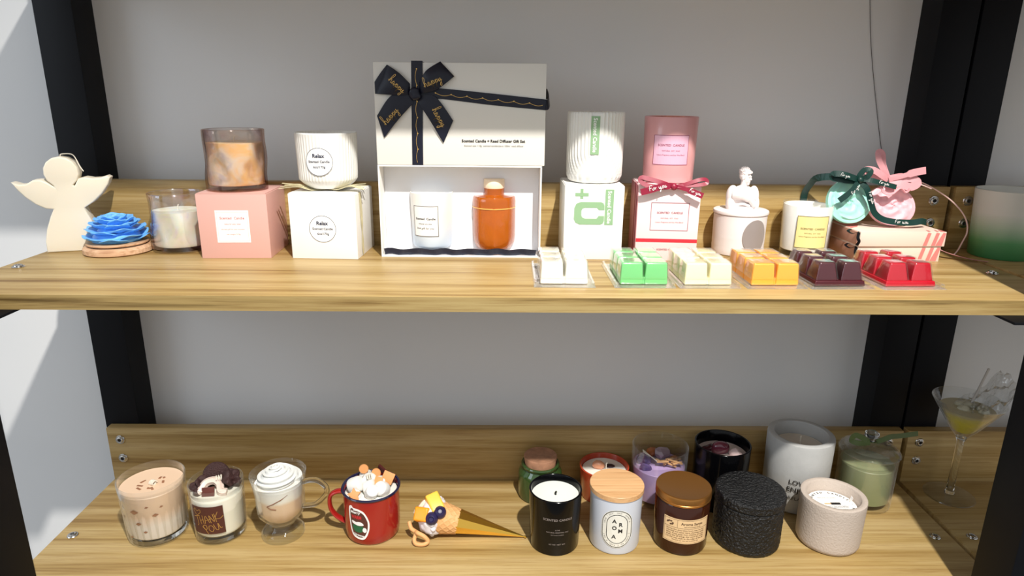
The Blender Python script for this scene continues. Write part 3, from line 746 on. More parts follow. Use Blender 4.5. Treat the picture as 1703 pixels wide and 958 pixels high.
obj('inner_lining', lathe([(.0376, .0955), (.0352, .0300)], 64), pm('rose_gold', (196, 122, 92), .25, .8, bmp=(80, .5, .002)), t_, label='rose gold lining')
obj('wax', solid(.0348, .0362, .0085, .070), M['wax_white'], t_)
fn = cyl_surf(lambda v: .0378+.0024*v/.0965, -100)
lb = obj('label', patch(fn, -.0270, .0270, .0270, .0705), pm('lilac_label', (226, 176, 198), .5), t_, smooth=0, label='lilac pink square label')
g = frame_line(fn, -.0268, .0268, .0272, .0703, .0006, .0007); text('SCENTED  CANDLE', fn, 0, .0560, width=.039, bold=.01, g=g); text('NATURAL  SOY  WAX', fn, 0, .0478, width=.026, g=g); text('Luxury Fragrance and Soy Wax Blend', fn, 0, .0415, width=.041, g=g)
obj('lettering', g, redink, lb, smooth=0)

# ---- bust jar
t_ = thing('lidded_jar', 'white ceramic jar with grey oval medallion and a young man bust on its lid', 'jar', (1.0840, -.0372, ZU))
def jrf(a, r, z): return r*(1+.006*math.sin(z*900+3*math.sin(a*2))*(1 if .008 < z < .028 and r > .03 else 0))
obj('jar_body', lathe([(0, 0), (.037, 0), (.0392, .0015), (.0398, .005)]+[(.0398+.0008*k/14, .008+.052*k/14) for k in range(15)]+[(.0408, .0625), (.0395, .0632), (0, .0632)], 72, jrf), M['plaster'], t_)
obj('jar_lid', lathe([(0, .0636), (.0405, .0636), (.0420, .0645), (.0424, .0665), (.0418, .0690), (.040, .0700), (.02, .0706), (0, .0708)], 72), M['plaster'], t_)
fn = cyl_surf(.0406, -72)
obj('medallion', disc_patch(fn, 0, .0330, .0205, .0260, 48, .0002, .0009), pm('grey_medallion', (150, 140, 136), .35, bmp=(60, .1, .001)), t_, label='smooth grey oval medallion')
bu = bpy.data.objects.new('bust', None)
g = G()
z0 = .0705
blob((0, 0, z0+.0020), (.0252, .0150, .0060), 3, g=g)
blob((0, .001, z0+.0125), (.0215, .0135, .0170), 3, g=g)                 # chest
blob((-.0165, -.001, z0+.0165), (.0098, .0100, .0145), 3, g=g)           # shoulder left
blob((.0165, -.001, z0+.0150), (.0088, .0100, .0155), 3, g=g)            # shoulder right
blob((-.0195, -.003, z0+.0080), (.0068, .0085, .0110), 3, g=g)
blob((.0200, -.003, z0+.0070), (.0062, .0085, .0110), 3, g=g)
blob((.0, .001, z0+.0240), (.0140, .0090, .0070), 3, g=g)                # trapezius
tube(smoothpath([(-.0180, -.008, z0+.0190), (-.006, -.0150, z0+.0185), (.006, -.0160, z0+.0140), (.0165, -.0110, z0+.0060)], 6), [.0056]*6+[.0050]*6+[.0042]*7, 10, g=g)   # arm across the chest
tube(smoothpath([(-.010, -.0105, z0+.0245), (-.002, -.0150, z0+.0215), (.010, -.0150, z0+.0170), (.0170, -.0105, z0+.0125)], 6), .0014, 8, g=g)    # cloth folds
tube(smoothpath([(-.017, -.009, z0+.0040), (-.004, -.0148, z0+.0080), (.008, -.0140, z0+.0050)], 6), .0018, 8, g=g)
tube([(0, .001, z0+.0240), (.0004, .0005, z0+.0300), (.0014, -.0002, z0+.0370)], [.0068, .0052, .0056], 14, g=g)    # neck
hx, hy, hz = .0020, -.0005, z0+.0420
HM = T(hx, hy, hz) @ RZ(R(48)) @ RX(R(6))      # face turned to the viewer's right
blob((0, .0018, .0015), (.0073, .0088, .0082), 3, g=g, M4=HM)            # skull
blob((0, -.0028, -.0028), (.0056, .0056, .0078), 3, g=g, M4=HM)          # face
blob((0, -.0055, -.0085), (.0028, .0026, .0024), 2, g=g, M4=HM)          # chin
blob((0, -.0072, .0012), (.0050, .0018, .0013), 2, g=g, M4=HM)           # brow
tube([(0, -.0078, .0008), (0, -.0093, -.0016), (0, -.0098, -.0032)], [.0008, .0011, .0014], 8, g=g, M4=HM)  # nose
blob((0, -.0078, -.0056), (.0019, .0012, .0006), 2, g=g, M4=HM); blob((0, -.0074, -.0070), (.0017, .0012, .0007), 2, g=g, M4=HM)  # lips
for s in (-1, 1):
    blob((s*.0025, -.0072, -.0004), (.0013, .0010, .0008), 2, g=g, M4=HM)   # eyelids
    blob((s*.0073, .0010, -.0020), (.0010, .0018, .0026), 2, g=g, M4=HM)    # ears
g.v = [(x, y, z0+(z-z0)*1.2) for x, y, z in g.v]
bo = obj('bust', g, M['plaster'], t_, smooth=180)
md = bo.modifiers.new('r', 'REMESH'); md.mode = 'VOXEL'; md.voxel_size = .00055; md.use_smooth_shade = True
md = bo.modifiers.new('s', 'SMOOTH'); md.iterations = 3; md.factor = .5
g = G()
blob((0, .0024, .0052), (.0080, .0092, .0066), 4, .10, 420, g=g, M4=HM)
rnd = random.Random(4)
for k in range(46):
    a = rnd.uniform(0, 2*PI); e = rnd.uniform(.15, 1.45)
    c = (math.cos(a)*math.cos(e)*.0079, .0024+math.sin(a)*math.cos(e)*.0091, .0048+math.sin(e)*.0070)
    blob(c, (.0015, .0015, .0012), 1, .2, 300, g=g, M4=HM, seed=k)
for k in range(9): blob((-.0052+k*.0013, -.0066-.0006*(k % 2), .0052+.0005*(k % 3)), (.0012, .0011, .0014), 1, g=g, M4=HM)
g.v = [(x, y, z0+(z-z0)*1.2) for x, y, z in g.v]
obj('hair', g, M['plaster'], bo, smooth=60)

# ---- white candle with yellow label
t_ = thing('jar_candle', 'white glass candle with pale yellow framed label and clear thick base', 'candle', (1.1875, -.0435, ZU))
obj('glass_cup', cup(.0358, .0378, .0830, .0024, .0075), glass('milky_glass', (.975, .98, .975), .03, .16), t_)
obj('white_lining', lathe([(0, .0080), (.0325, .0080), (.0345, .0095), (.0366, .0785), (.0362, .0795), (.0350, .0785), (.0335, .0120), (0, .0100)], 64), pm('white_glass', (236, 234, 228), .3, coat=.4), t_)
obj('wax', solid(.0325, .0340, .0125, .062), M['wax_white'], t_)
obj('wick', tube([(0, 0, .062), (0, 0, .070)], .0008, 6), M['wick'], t_)
fn = cyl_surf(lambda v: .0360+.002*v/.083, -97)
lb = obj('label', patch(fn, -.0245, .0245, .0160, .0660), pm('yellow_label', (244, 222, 150), .5), t_, smooth=0, label='pale yellow square label')
g = frame_line(fn, -.0245, .0245, .0160, .0660, .0007, .0007); text('SCENTED  CANDLE', fn, 0, .0465, width=.036, bold=.01, g=g); text('NATURAL  SOY  WAX', fn, 0, .0395, width=.024, g=g); text('Luxury Fragrance and Soy Wax Blend', fn, 0, .0340, width=.039, g=g)
obj('lettering', g, pm('olive_ink', (96, 92, 52), .6), lb, smooth=0)

# ---- two drawer boxes
cream = pm('blush_card', (232, 208, 192), .5); brush = pm('coral_ink', (214, 128, 122), .55); brown_s = pm('kraft_edge', (186, 136, 116), .55)
def f_flatbox(label, x0, y0, z0, w, d, h, rz):
    t_ = thing('flat_gift_box', label, 'box', (x0, y0, z0), rz, None)
    obj('box_body', box(0, w, 0, d, 0, h, .0006), cream, t_)
    obj('drawer_end', box(-.0012, -.0001, .006, d-.002, .0015, h-.0015, .0002), brown_s, t_, label='brownish drawer end')
    f = flat_surf(0, 0); ft = lambda u, v, dd: (u, v, h+dd)
    g = G()
    for k in range(4):
        xa = w-.030+k*.0065
        o_ = [(xa-.0040, .001), (xa+.0020, .001), (xa+.0065, h-.002), (xa+.0012, h-.001)]
        w2 = .004 if k == 3 else 0
        if k != 1:
            obj('brush_stroke', G().add([f(min(w-.0006, u+(w2 if u > xa+.001 else 0)), v, .0003) for u, v in o_], [(0, 1, 2, 3)]), brush, t_, smooth=0)
            obj('brush_stroke', G().add([ft(min(w-.0006, u), v, .0003) for u, v in [(xa+.0020, .001), (xa+.0055+w2, .001), (xa+.009+w2, .012+.002*k), (xa+.006, .014)]], [(0, 1, 2, 3)]), brush, t_, smooth=0)
    obj('brush_stroke', G().add([ft(u, v, .0002) for u, v in [(.001, .030), (.016, .040), (.030, .062), (.022, .088), (.001, .088)]], [(0, 1, 2, 3, 4)]), brush, t_, smooth=0)
    g = text('BEST WISHES FOR YOU', ft, .050, .050, width=.050, d=.0004, bold=.01); obj('lettering', g, M['ink_grey'], t_, smooth=0)
    g = ribbon(smoothpath([(-.0016, .002, h-.001), (-.004, -.0012, h*.62), (-.0015, -.0016, h*.35), (-.0035, .0, .002)], 4), .0045, (0, -1, 0), .0006)
    ribbon(smoothpath([(-.001, .004, h-.0005), (-.007, .010, h*.8), (-.010, .018, h-.002), (-.003, .024, h-.0004)], 4), .004, (0, 0, 1), .0006, g)
    obj('pull_ribbon', g, M['steel_black'], t_, label='black pull ribbon')
f_flatbox('blush flat gift box with coral stripes, bottom of the stack of two', 1.2480, -.0955, ZU, .1285, .0930, .0235, R(1))
f_flatbox('blush flat gift box with coral stripes, lying on top of the other', 1.2470, -.0985, ZU+.0240, .1330, .0945, .0225, R(1.5))

# ---- wax discs with bows, leaning back on the boxes
BT = ZU+.0470
def wavy_disc(rx, rz_, th, seed, g=None):
    """relief disc in x,z plane facing -y"""
    n, m_ = 48, 16; vs = []; fs = []
    for i in range(m_+1):
        q = i/m_
        for k in range(n):
            a = 2*PI*k/n; x = rx*q*math.cos(a); z = rz_*q*math.sin(a)
            yy = -th/2
            if q < .84:
                yy -= .0016+.0042*abs(mnoise.noise(Vector((x*95+seed, z*95, seed))))+.0012*math.sin(14*q+3*a)
            elif q > .97: yy += .001
            vs.append((x, yy, z))
    for i in range(m_):
        for k in range(n): j = (k+1) % n; fs.append((i*n+k, i*n+j, (i+1)*n+j, (i+1)*n+k))
    b = len(vs)
    for k in range(n): a = 2*PI*k/n; vs.append((rx*math.cos(a), th/2, rz_*math.sin(a)))
    for k in range(n): j = (k+1) % n; fs.append((m_*n+k, m_*n+j, b+j, b+k))
    fs.append(tuple(b+k for k in range(n)))
    return G().add(vs, fs)
mint = pm('mint_wax', (164, 226, 208), .5, sss=.2); rosew = pm('pink_wax', (244, 184, 192), .5, sss=.2)
t_ = thing('wax_tablet', 'mint green round wax tablet with carved flowers and dark green bow', 'wax tablet', (1.2440, -.050, BT), 0)
tilt = R(-16)
MM = T(.005, .004, .0375) @ RX(tilt)
obj('wax_disc', G().add(*(lambda q: (q.v, q.f))(wavy_disc(.0345, .0345, .009, 3.3)), M4=MM), mint, t_, smooth=50)
dg = pm('dark_green_satin', (8, 48, 42), .4, bmp=(500, .1, .0003), spec=.5)
def PV(lst, ox=1.2440, oy=-.050, oz=BT): return [(x-ox, y-oy, z-oz) for x, y, z in lst]
g = G(); Hn = (0, -1, .25)
ribbon(smoothpath(PV([(1.2520, -.060, 1.1700), (1.238, -.066, 1.1745), (1.222, -.066, 1.1790), (1.2105, -.062, 1.1785), (1.213, -.058, 1.1720), (1.228, -.060, 1.1690), (1.2505, -.060, 1.1680)]), 5), .0090, Hn, .0005, g)
ribbon(smoothpath(PV([(1.2540, -.060, 1.1700), (1.262, -.066, 1.1760), (1.2665, -.064, 1.1840), (1.259, -.060, 1.1850), (1.252, -.060, 1.1760), (1.2520, -.060, 1.1700)]), 5), .0080, Hn, .0005, g)
obj('bow_loop', g, dg, t_, smooth=0)
g = G(); ribbon(smoothpath(PV([(1.2520, -.061, 1.1700), (1.243, -.066, 1.1570), (1.233, -.067, 1.1470), (1.2235, -.066, 1.1385)]), 5), [.0080]*10+[.009]*6, Hn, .0005, g); a1 = obj('bow_tail', g, dg, t_, smooth=0)
g = G(); ribbon(smoothpath(PV([(1.2530, -.061, 1.1700), (1.264, -.066, 1.1560), (1.272, -.067, 1.1380), (1.281, -.067, 1.1200), (1.296, -.068, 1.1100), (1.318, -.070, 1.1065), (1.340, -.070, 1.1060), (1.356, -.066, 1.1075), (1.368, -.060, 1.1050)]), 5), .0095, Hn, .0005, g); a2 = obj('bow_tail', g, dg, t_, smooth=0)
g = G(); ribbon(smoothpath(PV([(1.2540, -.061, 1.1705), (1.266, -.067, 1.1705), (1.284, -.069, 1.1660), (1.306, -.070, 1.1605)]), 5), .0075, Hn, .0005, g); obj('bow_tail', g, dg, t_, smooth=0)
g = G(); ribbon(smoothpath(PV([(1.2500, -.060, 1.1700), (1.225, -.050, 1.1730), (1.203, -.030, 1.1690), (1.199, -.014, 1.1560), (1.197, -.0035, 1.1400), (1.198, -.0025, 1.1180)]), 5), .0110, Hn, .0005, g); obj('bow_tail', g, dg, t_, smooth=0)
obj('knot', blob(PV([(1.2535, -.0625, 1.1700)])[0], (.0050, .0042, .0052), 2, .15, 200), dg, t_)
f = flat_surf(-1.2440, .050, -BT)
fq = lambda u, v, d: (u-1.2440, -.0195-d, v-BT)
g = script(FORYOU, fq, 1.2450, 1.1560, .0045, R(58), .0005, 0.0); obj('white_script', script(FORYOU, fq, 1.2260, 1.1770, .0042, R(-12), .0005, .0), M['white_paper'], t_, smooth=0); obj('white_script', g, M['white_paper'], a1, smooth=0)
fq2 = lambda u, v, d: (u-1.2440, -.0210-d, v-BT)
g = script(FORYOU, fq2, 1.2700, 1.1440, .0055, R(-66), .0006, 0)
for a_ in ((1.3230, 1.1065, .0060, R(-4)), (1.2860, 1.1660, .0045, R(-14))): obj('white_script', script(FORYOU, fq2, *a_, .0006, 0), M['white_paper'], a2, smooth=0)
obj('white_script', g, M['white_paper'], a2, smooth=0)

t_ = thing('wax_tablet', 'pink round wax tablet with carved flowers and sheer pink bow', 'wax tablet', (1.3130, -.050, BT), 0)
obj('wax_disc', G().add(*(lambda q: (q.v, q.f))(wavy_disc(.0375, .0315, .009, 8.1)), M4=T(.003, .004, .0318) @ RX(tilt) @ RY(R(18))), rosew, t_, smooth=50)
def sheer(name, rgb, a):
    m, t, p, o = nt(name); p.inputs['Base Color'].default_value = s2l(rgb); p.inputs['Roughness'].default_value = .5; p.inputs['Alpha'].default_value = a; return m
org = sheer('pink_organza', (236, 170, 176), .72); org2 = sheer('thin_pink_thread', (232, 196, 186), .95)
P2 = lambda l: PV(l, 1.3130, -.050, BT)
g = G(); ribbon(smoothpath(P2([(1.302, -.050, 1.1700), (1.292, -.052, 1.1850), (1.283, -.052, 1.1990), (1.2810, -.050, 1.2110), (1.289, -.048, 1.2080), (1.293, -.048, 1.1920), (1.302, -.050, 1.1720)]), 5), .0090, (0, -1, .1), .0004, g)
ribbon(smoothpath(P2([(1.302, -.052, 1.1700), (1.290, -.056, 1.1760), (1.276, -.056, 1.1840), (1.266, -.052, 1.1850), (1.272, -.050, 1.1780), (1.300, -.052, 1.1680)]), 5), .0095, (0, -1, .1), .0004, g)
ribbon(smoothpath(P2([(1.304, -.054, 1.1680), (1.318, -.060, 1.1640), (1.333, -.062, 1.1600), (1.344, -.060, 1.1660), (1.336, -.058, 1.1720), (1.318, -.056, 1.1720), (1.304, -.054, 1.1700)]), 5), .0120, (0, -1, .3), .0004, g)
obj('bow_loop', g, org, t_, smooth=0)
g = G(); ribbon(smoothpath(P2([(1.302, -.054, 1.1700), (1.318, -.060, 1.1760), (1.335, -.062, 1.1820), (1.3530, -.060, 1.1850)]), 5), [.007]*8+[.011]*8, (0, -1, .1), .0004, g)
ribbon(smoothpath(P2([(1.302, -.053, 1.1700), (1.325, -.046, 1.1745), (1.350, -.030, 1.1690), (1.378, -.016, 1.1600)]), 5), [.012-.0006*k for k in range(16)], (0, -1, .1), .0004, g)
obj('bow_tail', g, org, t_, smooth=0)
g = tube(smoothpath(P2([(1.366, -.022, 1.1650), (1.385, -.030, 1.1560), (1.408, -.042, 1.1400), (1.427, -.048, 1.1220), (1.4370, -.052, 1.1050), (1.4390, -.055, 1.0880), (1.432, -.058, 1.0720), (1.4250, -.062, 1.0610), (1.4150, -.070, 1.0560)]), 5), .0011, 6)
tube(smoothpath(P2([(1.345, -.040, 1.1640), (1.360, -.045, 1.1610), (1.3720, -.052, 1.1560)]), 4), .0010, 6, g=g)
obj('bow_cord', g, org2, t_)
g = ribbon(smoothpath(P2([(1.383, -.050, 1.0700), (1.400, -.072, 1.0600), (1.425, -.088, 1.0535), (1.448, -.100, 1.0520)]), 5), .0120, (0, .3, 1), .0005)
obj('tail_end', g, org, t_, smooth=0)
g = tube(smoothpath(P2([(1.287, -.064, 1.1600), (1.290, -.066, 1.1520), (1.302, -.066, 1.1500), (1.315, -.064, 1.1590), (1.325, -.064, 1.1520), (1.330, -.066, 1.1570)]), 4), .0032, 8, flat=.5)
obj('knot', g, org, t_)

# ---- green fading glass on the neighbour shelf
t_ = thing('frosted_glass_candle', 'large frosted glass candle fading from white to green at right edge', 'candle', (1.5035, -.048, ZU))
obj('frosted_glass', cup(.0440, .0500, .1060, .003, .008, 72, steps=3), gradient('green_fade', [(0, (52, 118, 66)), (.28, (88, 150, 96)), (.55, (176, 190, 166)), (.75, (206, 204, 194))], 0, .095, .35), t_)
obj('wax', solid(.0405, .0455, .0085, .082), M['wax_white'], t_)

# ================================================================== wax melt trays
clam = glass('clear_plastic', (.982, .986, .986), .08, .26, bmp=(60, .5, .002))
def frustum(x0, x1, y0, y1, z0, z1, tp, bev=.0022, g=None, M4=None):
    bm = bmesh.new(); bmesh.ops.create_cube(bm, size=1)
    for v in bm.verts:
        top = v.co.z > 0; sx = 1 if v.co.x > 0 else -1; sy = 1 if v.co.y > 0 else -1
        v.co = Vector(((x1 if sx > 0 else x0)-(sx*tp if top else 0), (y1 if sy > 0 else y0)-(sy*tp if top else 0), z1 if top else z0))
    bmesh.ops.bevel(bm, geom=bm.edges[:], offset=bev, segments=3, affect='EDGES', profile=.6)
    return frombm(bm, g, M4)
def wax_m(name, c): return pm(name, c, .3, sss=.35, coat=.25)
trays = [('white', (244, 240, 226), .7885, 'b', 'off-white wax melt cubes in clear clamshell tray, first of the row'),
         ('green', (122, 204, 128), .8935, 'b', 'mint green wax melt cubes in clear clamshell tray on the upper shelf edge'),
         ('cream', (246, 238, 196), .9785, 'b', 'pale yellow wax melt cubes in clear clamshell tray beside the orange ones'),
         ('orange', (250, 172, 62), 1.0670, 'b', 'orange wax melt cubes in clear clamshell tray between pale yellow and burgundy ones'),
         ('burgundy', (70, 11, 22), 1.1530, 't', 'dark burgundy wax melt cubes in clear clamshell tray'),
         ('red', (178, 16, 36), 1.2470, 't', 'bright red wax melt cubes in clear clamshell tray, last of the row')]
for nm, col, cx, kind, lab in trays:
    t_ = thing('wax_melt_tray', lab, 'wax melts', (cx, -.2525, ZU), R(random.uniform(-1.0, 1.0)+(1.5 if kind == 't' else 0)), 'clear trays of wax melt cubes along the upper shelf edge')
    wm = wax_m(nm+'_wax', col)
    hw = .0425 if kind == 't' else .0402
    # clear tray: flange, sloped rim, lid hinged open behind
    g = box(-hw, hw, 0, .128, .0002, .0010, .0003); n_ = 24
    def ringb(x0, x1, y0, y1, z, r):
        return [(a, b, z) for a, b in [(x, y) for x, y in [((x0+r) if sx < 0 else (x1-r), (y0+r) if sy < 0 else (y1-r)) for sx, sy in ()]]]
    rims = [rr(-hw, hw, 0, .128, .006, 4), rr(-hw+.001, hw-.001, .001, .127, .006, 4), rr(-hw+.0035, hw-.0035, .0035, .1245, .005, 4), rr(-hw+.0045, hw-.0045, .0045, .1235, .005, 4)]
    zz = [.0012, .0058, .0066, .0014]; vs = []; fs = []
    for o_, z in zip(rims, zz): vs += [(x, y, z) for x, y in o_]
    N_ = len(rims[0])
    for k in range(3):
        for i in range(N_): j = (i+1) % N_; fs.append((k*N_+i, k*N_+j, (k+1)*N_+j, (k+1)*N_+i))
    g.add(vs, fs)
    obj('clear_tray', g, clam, t_, smooth=30)
    bx = .0315; b0 = .0125
    if kind == 't': obj('wax_slab', frustum(-bx-.0025, bx+.0025, b0-.001, b0+.098, .0016, .0085, .0012, .0012), wm, t_)
    else: obj('wax_slab', frustum(-bx+.0015, bx-.0015, b0+.0020, b0+.094, .0016, .0110, .0012, .0012), wm, t_)
    px = .0335
    for ix in (0, 1):
        for iy in (0, 1, 2):
            if kind == 't': c_ = (-bx+ix*px, -bx+ix*px+.0295, b0+.0020+iy*.0320, b0+.0300+iy*.0320); tp = .0046; top = .0315
            else: c_ = (-bx+ix*.0322, -bx+ix*.0322+.0308, b0+.0005+iy*.0318, b0+.0308+iy*.0318); tp = .0018; top = .0305
            cb = obj('wax_cube', frustum(*c_, .0070 if kind == 't' else .0015, top, tp, .0022), wm, t_)
            obj('clear_cover', frustum(c_[0]-.0008, c_[1]+.0008, c_[2]-.0008, c_[3]+.0008, .0090, top+.0009, tp, .0022), clam, cb)

# ================================================================== LOWER SHELF
def coil(parent, x, y, z, r, n=3.2, ang=0, name='wick', rr_=.0011):
    P = []
    for i in range(int(n*12)):
        a = 2*PI*i/12; q = i/(n*12)
        P.append(Vector((r*math.cos(a), (q-.5)*.0090, r*.8+r*.8*math.sin(a))))
    P = [(RZ(ang) @ p)+Vector((x, y, z)) for p in P]
    return obj(name, tube(P, rr_, 6), M['wick'], parent, label='white wick wound into a coil')
# ---- iced coffee tumbler
t_ = thing('glass_candle', 'fluted glass tumbler candle with milky coffee coloured wax and coiled wick', 'candle', (.1565, -.1521, ZL))
hI = .1014
def flut(a, r, z): return r*(1-(.018*abs(math.cos(13*a)) if (z < .062 and r > .03) else 0))
prI = [(0, 0), (.0400, 0), (.0428, .001), (.0440, .004)]+[(.0440+.0049*q, .004+.096*q) for q in (.1, .2, .3, .4, .5, .58, .62, .8, .95)]+[(.0489, hI-.0008), (.0483, hI), (.0474, hI-.0006), (.0468, hI-.01), (.0425, .016), (.040, .0125), (0, .0120)]
obj('glass_tumbler', lathe(prI, 156, flut), M['glass_thick'], t_, smooth=50)
obj('glass_base', solid(.0405, .0400, .0012, .0118, 64, .002), M['solid_glass'], t_)
obj('wax', lathe([(0, .0125), (.0398, .0125), (.0422, .0160), (.0463, .0880), (.0455, .0890), (0, .0885)], 80), gradient('latte_wax', [(0, (240, 234, 226)), (.50, (238, 228, 216)), (.72, (228, 198, 170)), (1, (230, 198, 168))], .0, .088, .45, .016, 70), t_)
g = G(); rnd = random.Random(3)
flake = pm('brown_chips', (150, 104, 76), .4)
for k, (a, z, s) in enumerate([(-100, .066, .0075), (-62, .058, .005), (-135, .050, .004), (-84, .030, .0035), (-50, .070, .003), (-118, .018, .004), (-95, .045, .005), (-75, .074, .003)]):
    fn = cyl_surf(lambda v: .0424+.0040*v/.088, a)
    c_ = [fn(s, z, .0004), fn(.0, z+s*.55, .0004), fn(-s*.9, z-.0005, .0004), fn(0, z-s*.6, .0004)]
    obj('chocolate_chip', G().add(c_, [(0, 1, 2, 3)]), flake, t_, smooth=0)
for k in range(8):
    x = rnd.uniform(-.028, .026); y = rnd.uniform(-.018, .022); a = rnd.uniform(0, 3)
    obj('chocolate_chip', box(-.0050, .0050, -.0018, .0018, -.0008, .0006, .0004, None, T(x, y, .0884) @ RZ(a) @ RY(R(rnd.uniform(-20, 20)))), flake, t_)
coil(t_, .004, -.004, .0886, .0042, 3.2, R(70))

# ---- cookie tumbler
t_ = thing('glass_candle', 'small glass tumbler candle topped with dark cookies and a thank you label', 'candle', (.2560, -.1500, ZL))
obj('glass_tumbler', cup(.0382, .0412, .0945, .0022, .0120, 72, steps=3), M['glass_thick'], t_)
obj('glass_base', solid(.0368, .0365, .0012, .0116, 64, .002), M['solid_glass'], t_)
def wrf(a, r, z):
    if r < .02: return r
    k = max(0, math.sin(a*1.0+.6)) if z > .03 else 0
    return r*(1-.02*k*abs(mnoise.noise(Vector((math.cos(a)*3, math.sin(a)*3, z*160)))))
obj('wax', lathe([(0, .0125), (.034, .0125), (.0356, .0150)]+[(.0358+.0028*k/16, .017+.060*k/16) for k in range(17)]+[(.0375, .0785), (0, .0800)], 72, wrf), pm('vanilla_wax', (240, 236, 220), .45, sss=.3), t_)
choc = pm('dark_cookie', (62, 34, 32), .65, bmp=(500, .7, .002), var=.3)
g = lathe([(0, -.003), (.0200, -.003), (.0212, -.0015), (.0212, .0015), (.0200, .003), (0, .003)], 40, M4=T(-.003, .012, .094) @ RX(R(72)) @ RY(R(4)))
obj('round_cookie', g, choc, t_)
for (x, y, z, sx, sy, sz, sd) in [(-.0230, .0, .0860, .012, .012, .0100, 1), (.0235, .004, .0905, .0125, .013, .0110, 2), (.0150, .018, .0900, .012, .010, .010, 3), (-.022, -.014, .0805, .0085, .008, .0065, 5)]:
    obj('cookie_chunk', blob((x, y, z), (sx, sy, sz), 4, .9, 120, seed=sd), choc, t_, smooth=25)
g = tube(smoothpath([(-.017, -.020, .083), (-.012, -.008, .092), (.000, -.004, .0945), (.0095, -.008, .090), (.0150, -.018, .0845), (.024, -.018, .083)], 7), [.0055]*36, 12, star=.12)
blob((-.019, -.020, .0830), (.0050, .0045, .0050), 2, .2, 120, g=g)
obj('cream_swirl', g, pm('cream_topping', (228, 206, 192), .45, sss=.3), t_, label='pinkish cream swirl')
obj('cookie_chunk', box(-.0095, .0095, -.0015, .0015, -.0070, .0070, .0006, M4=T(-.0035, -.0210, .0850) @ RX(R(-28)) @ RY(R(-5))), pm('chocolate_square', (92, 44, 34), .3), t_, label='flat square chocolate piece')
coil(t_, .008, -.004, .0955, .0045, 2.6, R(-60))
fn = cyl_surf(lambda v: .0382+.0030*v/.0945, -93)
lb = obj('label', patch(fn, -.0255, .0255, .0215, .0705), pm('brown_label', (78, 38, 30), .5), t_, smooth=0, label='dark brown square label')
g = script(HEART, fn, -.0145, .0610, .0110, R(-12), .0007); script(THANK, fn, .0020, .0490, .0140, R(10), .0008, g=g); script(YOU, fn, .0070, .0330, .0130, R(16), .0008, g=g)
obj('lettering', g, M['gold'], lb, smooth=0, label='gold handwritten thank you')

# ---- footed glass mug
t_ = thing('footed_glass_candle', 'footed clear glass mug candle with whipped cream on tan wax', 'candle', (.3570, -.1548, ZL))
obj('glass_foot', lathe([(0, 0), (.0310, 0), (.0333, .0015), (.0333, .006), (.0290, .0125), (.0215, .0180), (.0195, .0215), (.0208, .0248), (0, .0248)], 64), M['glass_foot'], t_)
prF = [(0, .0250), (.0209, .0250), (.0215, .0260), (.0285, .0325), (.0345, .0400), (.0372, .0500), (.0378, .0700), (.0385, .0850), (.0405, .0980), (.0425, .1090), (.0428, .1105), (.0420, .1112), (.0412, .1105), (.0385, .0940), (.0362, .0800), (.0358, .0560), (.0330, .0440), (.0240, .0330), (.018, .0290), (0, .0285)]
def flutF(a, r, z): return r*(1-(.025*abs(math.cos(7*a)) if (.03 < z < .074 and r > .02) else 0))
obj('glass_bowl', lathe(prF, 112, flutF), M['glass_thick'], t_, smooth=60)
hd = smoothpath([(.036, 0, .0925), (.050, 0, .0965), (.0625, 0, .0950), (.0730, 0, .0850), (.0745, 0, .0760), (.0690, 0, .0660), (.0560, 0, .0540), (.0350, 0, .0500)], 6)
obj('handle', tube([(x, y, z) for x, y, z in hd], .0052, 14, flat=.75), M['solid_glass'], t_)
obj('wax', lathe([(0, .0290), (.018, .0292), (.0235, .0335), (.0320, .0445), (.0350, .0570), (.0352, .0800), (.0372, .0930), (0, .0940)], 64), gradient('tan_cream_wax', [(0, (226, 188, 154)), (.72, (232, 202, 170)), (.80, (242, 236, 222)), (1, (248, 246, 240))], .029, .093, .45, .008, 60), t_)
obj('sauce_line', tube([cyl_surf(lambda v: .0352, -88)(u, v, .0008) for u, v in [(.022, .088), (.012, .082), (.0, .076), (-.010, .071), (-.004, .067), (.004, .066)]], .0007, 5), pm('cocoa_line', (132, 84, 62), .4), t_)
g = G(); P = []; rad = []
for i in range(110):
    q = i/109; a = q*2*PI*3.1; r = .0260*(1-q)**.75
    P.append((r*math.cos(a), r*math.sin(a), .0965+.024*q)); rad.append(.0092*(1-q*.62))
tube(P, rad, 16, star=.24, g=g); blob((0, 0, .104), (.017, .017, .012), 3, .1, 90, g=g)
obj('whipped_cream', g, pm('whipped_wax', (226, 227, 224), .5, sss=.15), t_, smooth=60)

# ---- red enamel mug
t_ = thing('mug_candle', 'red enamel mug candle with navy rim filled with marshmallows and biscuits', 'candle', (.4999, -.1476, ZL))
renam = pm('red_enamel', (158, 30, 26), .2, coat=.4); navye = pm('navy_enamel', (26, 24, 58), .2, coat=.4)
obj('mug_body', lathe([(0, 0), (.0365, 0), (.0400, .0012), (.0420, .0045), (.0436, .020), (.0440, .0810), (.0425, .0812), (.0418, .0800), (.0415, .0080), (0, .0060)], 72), renam, t_)
obj('rim', lathe([(.0415, .0800), (.0440, .0800), (.0458, .0806), (.0464, .0822), (.0455, .0836), (.0436, .0836), (.0422, .0822), (.0414, .070)], 72), navye, t_, label='navy enamel rim')
hp = smoothpath([(-.0425, -.004, .0745), (-.0520, -.0045, .0750), (-.0625, -.005, .0690), (-.0660, -.005, .0570), (-.0640, -.005, .0420), (-.0560, -.004, .0290), (-.0430, -.003, .0190)], 6)
obj('handle', tube(hp, .0060, 14, flat=.55), renam, t_)
obj('wax', solid(.0408, .0408, .0065, .0740), M['wax_white'], t_)
